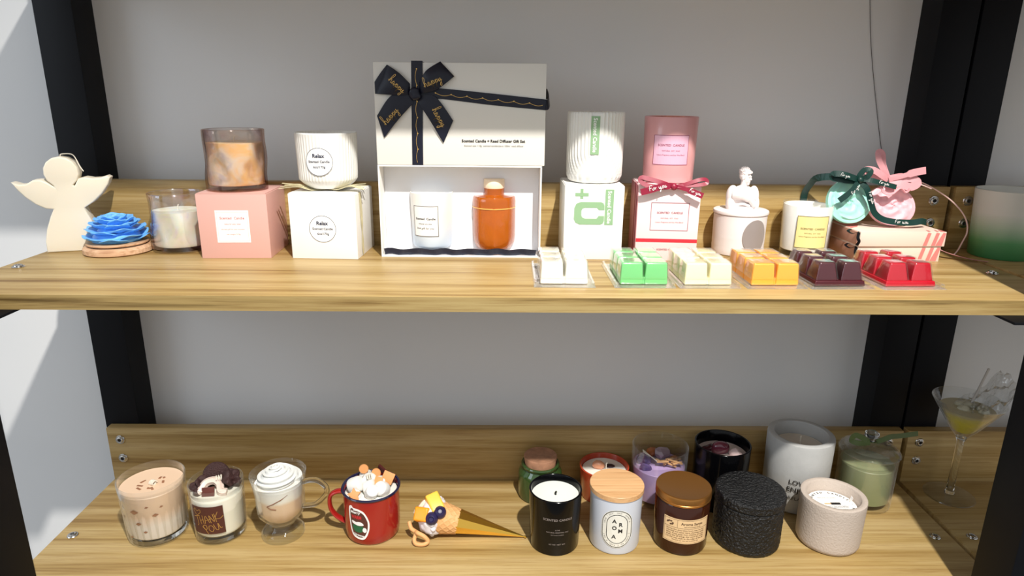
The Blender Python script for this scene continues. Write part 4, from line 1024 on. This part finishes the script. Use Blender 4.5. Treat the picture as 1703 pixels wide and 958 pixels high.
mm = pm('marshmallow', (228, 226, 220), .55, sss=.15); bis = pm('orange_biscuit', (216, 150, 92), .6, bmp=(300, .25, .001))
def marsh(x, y, z, r, h, rx, ry):
    return lathe([(0, -h/2), (r*.7, -h/2), (r*.93, -h/2+r*.15), (r, -h/4), (r, h/4), (r*.93, h/2-r*.15), (r*.7, h/2), (0, h/2)], 28, M4=T(x, y, z) @ RX(R(rx)) @ RY(R(ry)))
for a in [(-.0230, -.004, .0860, .0125, .021, 25, 60), (-.004, .008, .0865, .0120, .018, 60, 20), (.0050, -.021, .0830, .0100, .018, 35, 20), (.0200, -.012, .0840, .0115, .018, 50, -20), (.0, -.005, .0810, .013, .018, 20, 70), (-.012, .024, .0830, .0110, .016, 10, 60), (-.0205, -.0205, .0770, .009, .012, 30, 10), (.014, .006, .0840, .010, .015, 75, 10)]:
    obj('marshmallow', marsh(*a), mm, t_)
star = []
for k in range(10):
    a = PI/2+k*PI/5; r = .0115 if k % 2 == 0 else .0062; star.append((r*math.cos(a), r*math.sin(a)))
obj('star_biscuit', prism(star, -.0018, .0018, .0007, M4=T(-.0205, -.0285, .0830) @ RX(R(-38)) @ RY(R(-10))), bis, t_)
for (x, y, z, rx, ry) in [(-.0140, .0180, .1010, -10, 6), (.0065, .0140, .0960, -16, -6)]:
    obj('round_biscuit', lathe([(0, -.0017), (.0072, -.0017), (.0078, 0), (.0072, .0017), (0, .0017)], 28, M4=T(x, y, z) @ RX(R(90+rx)) @ RY(R(ry))), bis, t_)
for (x, y, z, rx, ry, s) in [(.0265, .0060, .0925, -28, 22, .0092), (.0125, .0000, .0905, -50, 10, .0065)]:
    obj('square_biscuit', box(-s, s, -.0018, .0018, -s, s, .0010, M4=T(x, y, z) @ RX(R(rx)) @ RY(R(ry))), bis, t_)
obj('chocolate_stick', box(-.020, .020, -.0018, .0018, -.0035, .0035, .0007, M4=T(.0210, .0290, .0860) @ RZ(R(-35)) @ RY(R(22))), pm('maroon_chocolate', (74, 24, 20), .4), t_)
coil(t_, -.002, .000, .0945, .0042, 2.6, R(-55))
fn = cyl_surf(.0437, -108)
ol = [(-.0165, .0650), (-.0140, .0700), (-.0100, .0700), (-.0085, .0675), (.0, .0670), (.0080, .0640), (.0125, .0590), (.0165, .0500), (.0180, .0420), (.0168, .0300), (.0120, .0180), (.0060, .0135), (-.0040, .0150), (-.0110, .0200), (-.0150, .0330), (-.0165, .0500)]
def poly_patch(fn, pts, d, g=None, k=1):
    g = g or G(); P = smoothpath([(a, b, 0) for a, b in pts], 4, True) if k else [Vector((a, b, 0)) for a, b in pts]
    cx = sum(p.x for p in P)/len(P); cy = sum(p.y for p in P)/len(P); vs = [fn(cx, cy, d)]; n = len(P)
    for q in (.34, .67, 1): vs += [fn(cx+(p.x-cx)*q, cy+(p.y-cy)*q, d) for p in P]
    vs += [fn(p.x, p.y, d-.0004) for p in P]
    fs = [(0, 1+i, 1+(i+1) % n) for i in range(n)]
    for l in range(3): fs += [(1+l*n+i, 1+l*n+(i+1) % n, 1+(l+1)*n+(i+1) % n, 1+(l+1)*n+i) for i in range(n)]
    return g.add(vs, fs)
sk = obj('sticker', poly_patch(fn, ol, .0006), M['white_paper'], t_, smooth=0, label='white edged christmas sticker')
obj('sticker_print', poly_patch(fn, [(a*.84+.0003, .042+(b-.042)*.86) for a, b in ol], .0008), pm('sticker_brown', (86, 46, 38), .5), sk, smooth=0)
g = text('Merry', fn, -.0035, .0605, width=.017, bold=.03, shear=.2, d=.0012); text('Christmas', fn, .0010, .0215, width=.019, bold=.03, shear=.2, d=.0012, rot=R(-8), g=g)
poly_patch(fn, [(-.0105, .0455), (-.004, .0440), (.001, .0450), (.006, .0440), (.009, .0400), (.003, .0385), (-.003, .0390), (-.0095, .0415)], .0011, g)
poly_patch(fn, [(.0085, .0350), (.0125, .0340), (.0130, .0290), (.0100, .0270), (.0070, .0300)], .0011, g)
obj('sticker_print', g, M['white_paper'], sk, smooth=0, label='white lettering and mug foam')
obj('sticker_print', poly_patch(fn, [(-.0090, .0385), (-.0085, .0310), (-.0040, .0265), (.0040, .0265), (.0075, .0300), (.0080, .0370), (0, .0375)], .0010), pm('sticker_green', (30, 96, 62), .5), sk, smooth=0, label='green mug drawing')
g = text('WARM', fn, -.0025, .0530, width=.0170, bold=.05, d=.0012, squash=1.5)
obj('sticker_print', g, pm('sticker_red', (196, 40, 50), .5), sk, smooth=0, label='red block letters')

# ---- waffle cone candle lying on the shelf
t_ = thing('cone_candle', 'ice cream cone candle with fruit and gold foil tip lying on the shelf', 'candle', (.5950, -.1560, ZL))
Q0 = Vector((.012, .002, .0290)); Q1 = Vector((.1500, -.0125, .0030)); ax = (Q1-Q0).normalized()
Lc = (Q1-Q0).length
rotm = ax.to_track_quat('Z', 'X').to_matrix().to_4x4()
CM = Matrix.Translation(Q0) @ rotm
waf = pm('waffle', (220, 166, 108), .6)
def waffle_rf(a, r, z):
    u = a/(2*PI)*26; v = z/.0058
    gx_ = abs((u+v) % 2-1); gy_ = abs((u-v) % 2-1)
    return r+.0007*(1 if min(gx_, gy_) < .22 else 0)
prW = [(.0255, -.006), (.0265, -.0045)]+[(.0268-.0078*k/34, -.004+.037*k/34) for k in range(35)]
obj('waffle_cone', lathe(prW, 156, waffle_rf, M4=CM), waf, t_, smooth=50)
m, t, p, o = nt('gold_foil'); p.inputs['Base Color'].default_value = s2l((244, 194, 84)); p.inputs['Metallic'].default_value = .95; p.inputs['Roughness'].default_value = .22
foil = m
obj('gold_foil', lathe([(.0188, .031), (.0202, .0315), (.0175, .046), (.0095, .090), (.0030, .128), (.0012, Lc-.002), (.0022, Lc+.002), (0, Lc+.004)], 9, M4=CM), foil, t_, smooth=0, label='gold foil cone wrap')
g = blob((0, 0, -.009), (.0300, .0300, .0230), 4, .12, 110, M4=CM)
rnd = random.Random(8)
for k in range(22):
    a = 2*PI*k/22; q = .0275; blob((q*math.cos(a), q*math.sin(a), -.004+rnd.uniform(-.002, .002)), (.0042, .0042, .0042), 2, .3, 200, g=g, M4=CM, seed=k)
obj('whipped_cream', g, pm('cone_cream', (226, 220, 222), .5, sss=.15), t_, smooth=60)
view = Vector((-.02, -.62, .62))
def on_ball(dx, dy, dz, r): d_ = Vector((dx, dy, dz)).normalized(); return Q0+ax*(-.008)+d_*r
berry = pm('blueberry', (40, 34, 74), .4, bmp=(300, .2, .0006))
for (dx, dy, dz) in [(.42, -.62, .66), (-.02, -.85, .42)]:
    c = on_ball(dx, dy, dz, .0275); M4 = Matrix.Translation(c) @ Vector((dx*.3, dy, dz)).to_track_quat('Z', 'X').to_matrix().to_4x4()
    pr = [(a_*1.15, b_*1.15) for a_, b_ in [(0, -.0085), (.005, -.0072), (.0085, -.002), (.0090, .0005), (.0080, .0040), (.0055, .0072), (.0040, .0082), (.0034, .0076), (.0028, .0062), (0, .0058)]]
    b_ = obj('blueberry', lathe(pr, 28, M4=M4), berry, t_)
def fruit(c, d, s, m, rot):
    M4 = Matrix.Translation(c) @ Vector(d).to_track_quat('Z', 'X').to_matrix().to_4x4() @ RZ(rot)
    obj('fruit_cube', frustum(-s[0], s[0], -s[1], s[1], -s[2], s[2], .0015, .0028, M4=M4), m, t_)
fruit(on_ball(-.62, -.62, .52, .0262), (-.35, -.7, .6), (.0120, .0128, .0080), pm('orange_mango', (248, 160, 36), .35, sss=.3), R(8))
fruit(on_ball(.10, -.12, 1, .0262), (.1, -.55, .8), (.0160, .0120, .0085), pm('yellow_mango', (246, 196, 74), .35, sss=.3), R(20))
for s, rr2 in ((0, .010),):
    P = smoothpath([(-.040, -.006, .026), (-.036, -.014, .020), (-.028, -.020, .018), (-.024, -.026, .020), (-.014, -.029, .016), (-.008, -.030, .008), (-.014, -.033, .0045), (-.026, -.032, .0045), (-.030, -.026, .008), (-.027, -.021, .016)], 6)
    obj('pretzel', tube([Vector(p)+Vector((.006, -.001, .0)) for p in P], .0033, 10), waf, t_)
obj('pink_icing', tube(smoothpath([on_ball(-1, -.35, .15, .0265), on_ball(-.95, -.2, .55, .0270), on_ball(-.6, .1, .95, .0275), on_ball(-.1, .3, 1.1, .027)], 6), .0042, 10, star=.1), pm('peach_icing', (244, 200, 176), .45, sss=.3), t_)
wk = obj('wick', tube(smoothpath([on_ball(-.9, -.5, .45, .028), on_ball(-.9, -.6, .5, .034), on_ball(-.85, -.45, .7, .035), on_ball(-1, -.3, .6, .034), on_ball(-.95, -.5, .5, .036)], 5), .0010, 6), M['wick'], t_)

# ---- generic simple jar pieces
def jar(label, x, y, cat='candle', name='jar_candle', rz=0): return thing(name, label, cat, (x, y, ZL), rz)
# green cork jar
t_ = jar('small dark green glass jar with cork lid at back of lower shelf', .7755, -.0440, 'jar', 'cork_jar')
gg = pm('green_jar_glass', (46, 72, 34), .08, coat=.5)
obj('jar_body', lathe([(0, 0), (.034, 0), (.0372, .002), (.0384, .006), (.0384, .044), (.0370, .0500), (.0320, .0550), (.0312, .0570), (.0330, .0590), (.0335, .0625), (.0325, .0640), (.0290, .0640), (.029, .050), (0, .050)], 64), gg, t_)
obj('cork_lid', lathe([(0, .0560), (.0265, .0560), (.0290, .0760), (.0283, .0772), (0, .0775)], 48), pm('cork', (176, 128, 98), .8, bmp=(350, .6, .001), var=.35), t_)
# red orange bowl
t_ = jar('terracotta orange glass candle with white wax and a stone chip on top', .8880, -.0440)
obj('cup', cup(.0385, .0432, .0590, .0030, .008), pm('terracotta_glass', (176, 62, 32), .25, coat=.4), t_)
obj('wax', solid(.0352, .0385, .0085, .0500), M['wax_white'], t_)
obj('stone_chip', blob((-.008, .004, .0560), (.0105, .0080, .0080), 2, .5, 80, seed=4), pm('peach_stone', (220, 156, 120), .3), t_, smooth=15)
obj('stone_chip', blob((.012, .008, .0515), (.0080, .0060, .0030), 2, .4, 90, seed=6), pm('dark_petal', (48, 16, 22), .4), t_, smooth=15)
obj('wick', tube([(.003, -.002, .050), (.0032, -.002, .0620), (.005, -.002, .0640)], .0010, 6), M['wick'], t_)
# purple glass
t_ = jar('clear glass candle with lilac wax topped with crystals and bundled wood sticks', .9830, -.0490)
obj('glass_tumbler', cup(.0450, .0482, .1015, .0020, .0075, 80, steps=2), M['glass'], t_)
obj('wax', solid(.0420, .0445, .0080, .0640), pm('lilac_wax', (186, 160, 206), .45, sss=.2), t_)
g = G()
cr = pm('amethyst', (88, 70, 120), .15, coat=.5); cr2 = pm('smoky_crystal', (140, 120, 130), .2, coat=.5)
for (x, y, z, s, sd, m_) in [(-.026, .004, .0700, .013, 1, cr), (.008, .014, .0780, .0125, 2, cr2), (-.006, .024, .0740, .012, 3, pm('amber_resin', (150, 84, 40), .25)), (-.026, -.016, .0650, .010, 4, cr), (.028, .006, .0700, .010, 5, pm('brown_bark', (132, 86, 54), .6)), (.016, .028, .0700, .010, 6, cr)]:
    obj('crystal', blob((x, y, z), (s, s*.85, s*.8), 2, .5, 70, seed=sd), m_, t_, smooth=15)
rnd = random.Random(5); stk = pm('wood_chip', (206, 160, 112), .6)
for k in range(12):
    M4 = T(.012+rnd.uniform(-.014, .018), -.010+rnd.uniform(-.006, .010), .0700+rnd.uniform(0, .008)) @ RZ(rnd.uniform(-.6, .6)) @ RY(rnd.uniform(-.4, .4))
    obj('wood_stick', box(-.010, .010, -.0018, .0018, -.0009, .0009, .0003, M4=M4), stk, t_)
for k in range(3):
    obj('wick', tube([(-.004, -.004-.003*k, .0720), (-.030, -.002+.002*k, .0880+.001*k)], .0008, 5), M['wick'], t_)
# black tall
t_ = jar('tall glossy black candle jar with purple crystal, behind the rough black jar', 1.0872, -.0600)
blackg = pm('glossy_black_glass', (6, 6, 8), .14, spec=.25)
obj('cup', cup(.0455, .0468, .1124, .0030, .008, 72), blackg, t_)
obj('wax', solid(.0415, .0430, .0085, .0920), pm('dim_wax', (222, 208, 204), .45), t_)
obj('crystal', blob((-.002, .004, .0990), (.0150, .0120, .0140), 3, .25, 60, seed=3), pm('wine_crystal', (112, 50, 66), .15, coat=.5), t_, smooth=25)
obj('crystal', blob((-.018, .010, .0950), (.0140, .0080, .0060), 2, .5, 80, seed=8), pm('wine_crystal_dark', (66, 24, 36), .2), t_, smooth=15)
obj('crystal', blob((.021, -.006, .0950), (.0110, .0090, .0075), 2, .5, 80, seed=9), pm('rose_quartz', (232, 206, 204), .3), t_, smooth=15)
obj('crystal', box(-.018, .018, -.0022, .0022, -.002, .002, .0008, M4=T(-.014, -.020, .0940) @ RZ(R(-12))), pm('selenite', (196, 176, 178), .3), t_)
# grey concrete LOVE
t_ = jar('large pale grey concrete candle printed LOVE, tallest at the back', 1.2220, -.0562)
conc = pm('grey_concrete', (178, 178, 176), .75, bmp=(200, .25, .0008), var=.06)
obj('concrete_cup', lathe([(0, 0), (.049, 0), (.0515, .0015), (.0525, .004), (.0545, .1240), (.0538, .1280), (.0510, .1295), (.0440, .1290), (.0428, .1265), (.0415, .0200), (0, .0180)], 80), conc, t_)
obj('wax', solid(.0405, .0413, .0185, .1060), M['wax'], t_)
ds = obj('dust_cover', lathe([(0, .1062), (.0370, .1062), (.0370, .1066), (0, .1066)], 48), pm('pale_paper_disc', (214, 204, 190), .6), t_, label='round paper dust cover')
obj('wick', tube([(.0, .0, .1066), (.0005, .0, .1230)], .0011, 6), M['wick'], t_)
fn = cyl_surf(lambda v: .0543, -122)
g = text('LOVE YOUR LIFE', fn, .040, .0620, width=.086, bold=.01, d=.0009); text('ENJOY LIFE', fn, .026, .0470, width=.062, bold=.01, d=.0009, g=g); text('RELAX', fn, .012, .0325, width=.026, bold=.0, d=.0009, g=g)
obj('lettering', g, M['ink_black'], t_, smooth=0)
# green lidded jar
t_ = jar('clear glass jar of sage green wax with domed glass lid and knob', 1.3430, -.0590, 'jar', 'lidded_glass_jar')
obj('glass_body', lathe([(0, 0), (.0440, 0), (.0455, .002), (.0458, .008), (.0468, .0880), (.0470, .0960), (.0462, .0968), (.0450, .0960), (.0438, .0880), (.043, .0140), (0, .0120)], 80), M['glass_thick'], t_)
obj('wax', solid(.0418, .0428, .0125, .0760), gradient('sage_wax', [(0, (128, 138, 94)), (1, (156, 160, 122))], 0, .076, .4, sss=.1), t_)
obj('glass_lid', lathe([(0, .0960), (.040, .0960), (.0485, .0972), (.0495, .0990), (.0480, .1010), (.0420, .1060), (.0300, .1110), (.0130, .1140), (.0070, .1150), (.0055, .1165), (.0055, .1150), (.0120, .1125), (.0290, .1092), (.0400, .1040), (0, .1035)], 80), M['glass_thick'], t_)
obj('knob', lathe([(0, .1152), (.0055, .1160), (.0050, .1185), (.0090, .1215), (.0118, .1260), (.0110, .1305), (.0060, .1340), (0, .1345)], 40), M['solid_glass'], t_, label='round glass knob')
og = pm('olive_ribbon', (86, 102, 52), .5)
g = ribbon(smoothpath([(-.006, -.006, .1170), (-.018, -.008, .1240), (-.032, -.006, .1290), (-.036, -.004, .1180), (-.024, -.008, .1150), (-.006, -.008, .1165)], 5), .0090, (0, -1, .3), .0006)
ribbon(smoothpath([(.006, -.006, .1170), (.018, -.004, .1200), (.034, .0, .1235), (.052, .006, .1215), (.090, .016, .1210)], 5), .0085, (0, -1, .3), .0006, g)
ribbon(smoothpath([(.009*math.cos(a), .009*math.sin(a), .1168) for a in [k*2*PI/12 for k in range(13)]], 2), .003, (0, 0, 1), .0006, g)
obj('ribbon', g, og, t_, smooth=0)

# ---- front row right
t_ = jar('glossy black candle with white wax and small grey lettering, first of the front right row', .7918, -.1740)
obj('cup', cup(.0385, .0410, .0966, .0030, .010, 80), blackg, t_)
obj('wax', solid(.0352, .0375, .0105, .0850), pm('soy_wax', (236, 238, 228), .45, sss=.3), t_)
obj('wick', tube([(0, -.002, .0850), (.0, -.002, .0890), (.0015, -.002, .0905)], .0016, 6), M['wick_black'], t_)
fn = cyl_surf(lambda v: .0385+.0025*v/.0966, -88)
g = text('SCENTED CANDLE', fn, 0, .0655, width=.045, bold=.01); text('LOVE', fn, 0, .0480, width=.007, g=g); text('NATURAL ESSENTIAL OILS', fn, 0, .0435, width=.034, g=g); text('SOY WAX CANDLE', fn, 0, .0390, width=.020, g=g); text('6.5 OZ  NET WT', fn, 0, .0220, width=.025, g=g)
obj('lettering', g, pm('silver_ink', (150, 138, 132), .4), t_, smooth=0)
# aroma
t_ = jar('pale blue white candle with beech wood lid and oval AROMA label', .8875, -.1711)
obj('cup', lathe([(0, 0), (.0350, 0), (.0380, .0012), (.0392, .0050), (.0405, .0940), (0, .0940)], 80), pm('matte_pale_blue', (206, 212, 224), .4, coat=.15), t_)
obj('wooden_lid', lathe([(0, .0942), (.0410, .0942), (.0420, .0950), (.0420, .1025), (.0412, .1033), (0, .1033)], 80), M['wood_lid'], t_)
fn = cyl_surf(.0399, -95)
def stadium(ru, rv, n=12, cu=0, cv=.0478):
    o = []
    for s, a0 in ((1, 0), (-1, 180)):
        for i in range(n+1): a = R(a0+180*i/n); o.append((cu+ru*math.cos(a), cv+s*(rv-ru)+ru*math.sin(a)))
    return o
lb = obj('label', poly_patch(fn, stadium(.0243, .0335), .0005, k=0), pm('cream_label', (226, 224, 214), .5), t_, smooth=0)
g = line_loop(fn, stadium(.0228, .0320), .0010, .0007); line_loop(fn, stadium(.0158, .0250), .0009, .0007, g)
for s, u, v in (('A', -.0045, .0615), ('O', -.0042, .0498), ('A', -.0045, .0345), ('R', .0055, .0560), ('M', .0050, .0448)): text(s, fn, u, v, height=.0068, bold=.03, g=g)
obj('lettering', g, M['ink_black'], lb, smooth=0)
g = G(); st_ = stadium(.0193, .0285, 22)
for k, s in enumerate('SCENTED CANDLE NATURAL SOY WAX AROMA'):
    if s == ' ': continue
    i = int((len(st_)-1)*(1-k/36.5)) % len(st_); p0 = st_[i]; p1 = st_[(i-1) % len(st_)]
    text(s, fn, p0[0], p0[1], height=.0022, rot=math.atan2(p1[1]-p0[1], p1[0]-p0[0]), d=.0007, g=g)
obj('small_lettering', g, M['ink_grey'], lb, smooth=0)
# amber
t_ = jar('dark amber glass candle with bronze screw lid and kraft label', .9921, -.1715)
obj('glass_jar', lathe([(0, 0), (.0370, 0), (.0405, .002), (.0418, .0060), (.0420, .0820), (.0400, .0850), (0, .0850)], 80), pm('dark_amber_glass', (52, 22, 8), .10, spec=.35, coat=.05), t_)
bronze = pm('bronze_metal', (176, 122, 62), .32, .85)
obj('screw_lid', lathe([(0, .0852), (.0418, .0852), (.0426, .0862), (.0426, .0885), (.0418, .0893), (.0426, .0901), (.0426, .0975), (.0418, .0996), (.0400, .1002), (.0392, .0998), (0, .0998)], 80), bronze, t_)
fn = cyl_surf(.0420, -96)
lb = obj('label', patch(fn, -.0340, .0400, .0235, .0655, nu=24), pm('kraft_label', (226, 192, 146), .55), t_, smooth=0, label='tan kraft label')
g = frame_line(fn, -.0325, .0385, .0250, .0640, .0004, .0006); patch(fn, -.0325, .0385, .0500, .0504, nu=18, nv=1, d0=.0005, d1=.0006, g=g); patch(fn, -.0125, -.0121, .0500, .0640, nu=1, nv=2, d0=.0005, d1=.0006, g=g)
text('Aroma Sense', fn, .0100, .0585, width=.034, bold=.01, d=.0008, g=g); text('natural scented candle', fn, .0110, .0535, width=.026, d=.0008, g=g)
for k, s in enumerate(('Burning time about thirty hours, keep the wick', 'trimmed and never leave a burning candle', 'alone. Keep away from children and pets,', 'drafts and all things that catch fire easily.', 'Let the wax melt to the edge of the jar.', 'Natural soy wax and essential oils')):
    text(s, fn, .0015, .0470-.0036*k, width=.060 if k < 5 else .040, d=.0008, g=g)
for k in range(7): disc_patch(fn, -.0235+.0042*math.cos(k*1.9), .0568+.0028*math.sin(k*1.3), .0016, .0012, 8, .0004, .0008, g)
obj('lettering', g, pm('brown_ink', (84, 58, 40), .6), lb, smooth=0)
# black textured
t_ = jar('rough textured matte black lidded candle jar in the front row', 1.0995, -.1672, 'candle', 'textured_jar')
def rough_lathe(prof, n, amp, fr, steps=None):
    def rf(a, r, z):
        p = Vector((math.cos(a)*r, math.sin(a)*r, z))*fr; return r*(1+amp*mnoise.noise(p))
    return lathe(prof, n, rf)
lava = pm('black_lava_glaze', (12, 12, 14), .42, bmp=(230, 1.0, .006), spec=.5)
obj('jar_body', rough_lathe([(0, 0), (.046, 0), (.0500, .002), (.0515, .006)]+[(.0517+.0004*k/30, .008+.066*k/30) for k in range(31)]+[(.0515, .0755), (0, .0755)], 200, .022, 300), lava, t_, smooth=70)
g = rough_lathe([(.0, .0765), (.0515, .0765), (.0526, .0775)]+[(.0530, .079+.010*k/5) for k in range(6)]+[(.0520, .0905)]+[(.0520*(1-k/24), .0915) for k in range(1, 24)]+[(0, .0918)], 200, .020, 300)
obj('jar_lid', g, lava, t_, smooth=70)
# beige
t_ = jar('beige stippled concrete candle cup with round paper dust cover, last of front row', 1.2308, -.1692)
bg_ = pm('beige_stipple', (190, 176, 164), .7, bmp=(330, .5, .0018)); 
obj('concrete_cup', lathe([(0, 0), (.0400, 0), (.0450, .002), (.0472, .0065)]+[(.0474+.0012*k/6, .010+.062*k/6) for k in range(7)]+[(.0488, .0790), (.0484, .0822), (.0470, .0830), (.0410, .0830), (.0396, .0815), (.0385, .0250), (0, .0220)], 80), bg_, t_, smooth=50)
obj('wax', solid(.0375, .0380, .0225, .0630), M['wax_white'], t_)
dc = obj('dust_cover', lathe([(0, .0645), (.0365, .0645), (.0365, .0650), (0, .0650)], 64), M['white_paper'], t_, label='round white paper dust cover')
ft = lambda u, v, d: (u, v, .0650+d)
g = G(); s_ = 'SCENTED CANDLE · REFRESHING · '
for k, c in enumerate(s_):
    if c == ' ': continue
    a = R(165-k*11.2); text(c, ft, .0310*math.cos(a), .0310*math.sin(a), height=.0042 if c != '·' else .0012, rot=a-PI/2, d=.0003, bold=.03, g=g)
text('Thank you for your purchase', ft, -.002, .016, width=.030, shear=.3, d=.0003, g=g)
for k, s in enumerate(('trim the wick to 5mm before lighting it', 'burn no longer than four hours at a time', 'keep out of reach of children and pets')): text(s, ft, .002, -.007-.004*k, width=.042-.004*k, d=.0003, g=g)
obj('lettering', g, M['ink_black'], dc, smooth=0)
g = box(-.012, .004, -.0012, .0012, .0652, .0656, .0001); obj('printed_match', g, pm('match_tan', (214, 176, 120), .6), dc)
obj('printed_match_head', box(-.002, .013, -.0026, .0026, .0653, .0658, .0002), M['ink_black'], dc)
obj('pull_tab', ribbon(smoothpath([(.030, .006, .0652), (.033, .007, .068), (.0335, .006, .0735)], 4), .0055, (1, 0, 0), .0005), M['white_paper'], t_)

# ---- cocktail glass candle on neighbour shelf
t_ = jar('cocktail glass candle with yellow green wax and crumpled clear wrap at the right', 1.5090, -.0450, 'candle', 'cocktail_glass_candle')
obj('foot', lathe([(0, 0), (.0400, 0), (.0408, .0006), (.0402, .0018), (.0200, .0036), (.0085, .0050), (0, .0052)], 64), M['glass_foot'], t_, label='clear round glass foot')
obj('stem', lathe([(0, .0053), (.0082, .0053), (.0064, .0110), (.0054, .0600), (.0058, .1080), (.0085, .1155), (0, .1156)], 48), M['solid_glass'], t_)
g = lathe([(0, .1160), (.0085, .1160), (.0200, .1300), (.0555, .1860), (.0550, .1872), (.0536, .1862), (.0180, .1310), (0, .1190)], 72)
obj('bowl', g, M['glass_thick'], t_)
obj('wax', lathe([(0, .1195), (.0172, .1312), (.0420, .1700), (.0410, .1712), (0, .1715)], 64), gradient('lime_wax', [(0, (240, 226, 24)), (.75, (238, 226, 50)), (.95, (222, 214, 120)), (1, (206, 198, 158))], .119, .172, .3, .010, 60), t_)
g = G(); 
for k, (x, y, s) in enumerate([(-.012, -.006, .010), (.006, .006, .011), (.020, -.008, .009), (-.004, .014, .009), (.014, -.020, .008)]): blob((x, y, .1735), (s, s*.8, s*.6), 2, .4, 90, g=g, seed=k)
obj('ice_cubes', g, pm('clear_gel', (204, 200, 176), .15), t_, smooth=20)
obj('straw', tube([(.006, .004, .172), (.020, -.002, .245)], .0019, 10), pm('clear_straw', (196, 190, 182), .3), t_)
film2 = glass('crumpled_film', (.93, .93, .925), .12, .35, bmp=(60, 1.0, .004))
vs = []; fs = []; n1, n2 = 22, 16
for i in range(n1):
    for j in range(n2):
        u = i/(n1-1); v = j/(n2-1); x = -.008+u*.078; y = -.036+v*.070
        z = .168+.055*u**1.5+.016*mnoise.noise(Vector((u*5, v*5, 2.0)))+.008*mnoise.noise(Vector((u*13, v*12, 5.0)))
        vs.append((x, y, z))
for i in range(n1-1):
    for j in range(n2-1): a = i*n2+j; fs.append((a, a+1, a+n2+1, a+n2))
w_ = obj('clear_wrap', G().add(vs, fs), film2, t_, smooth=0)
md = w_.modifiers.new('t', 'SOLIDIFY'); md.thickness = .0003
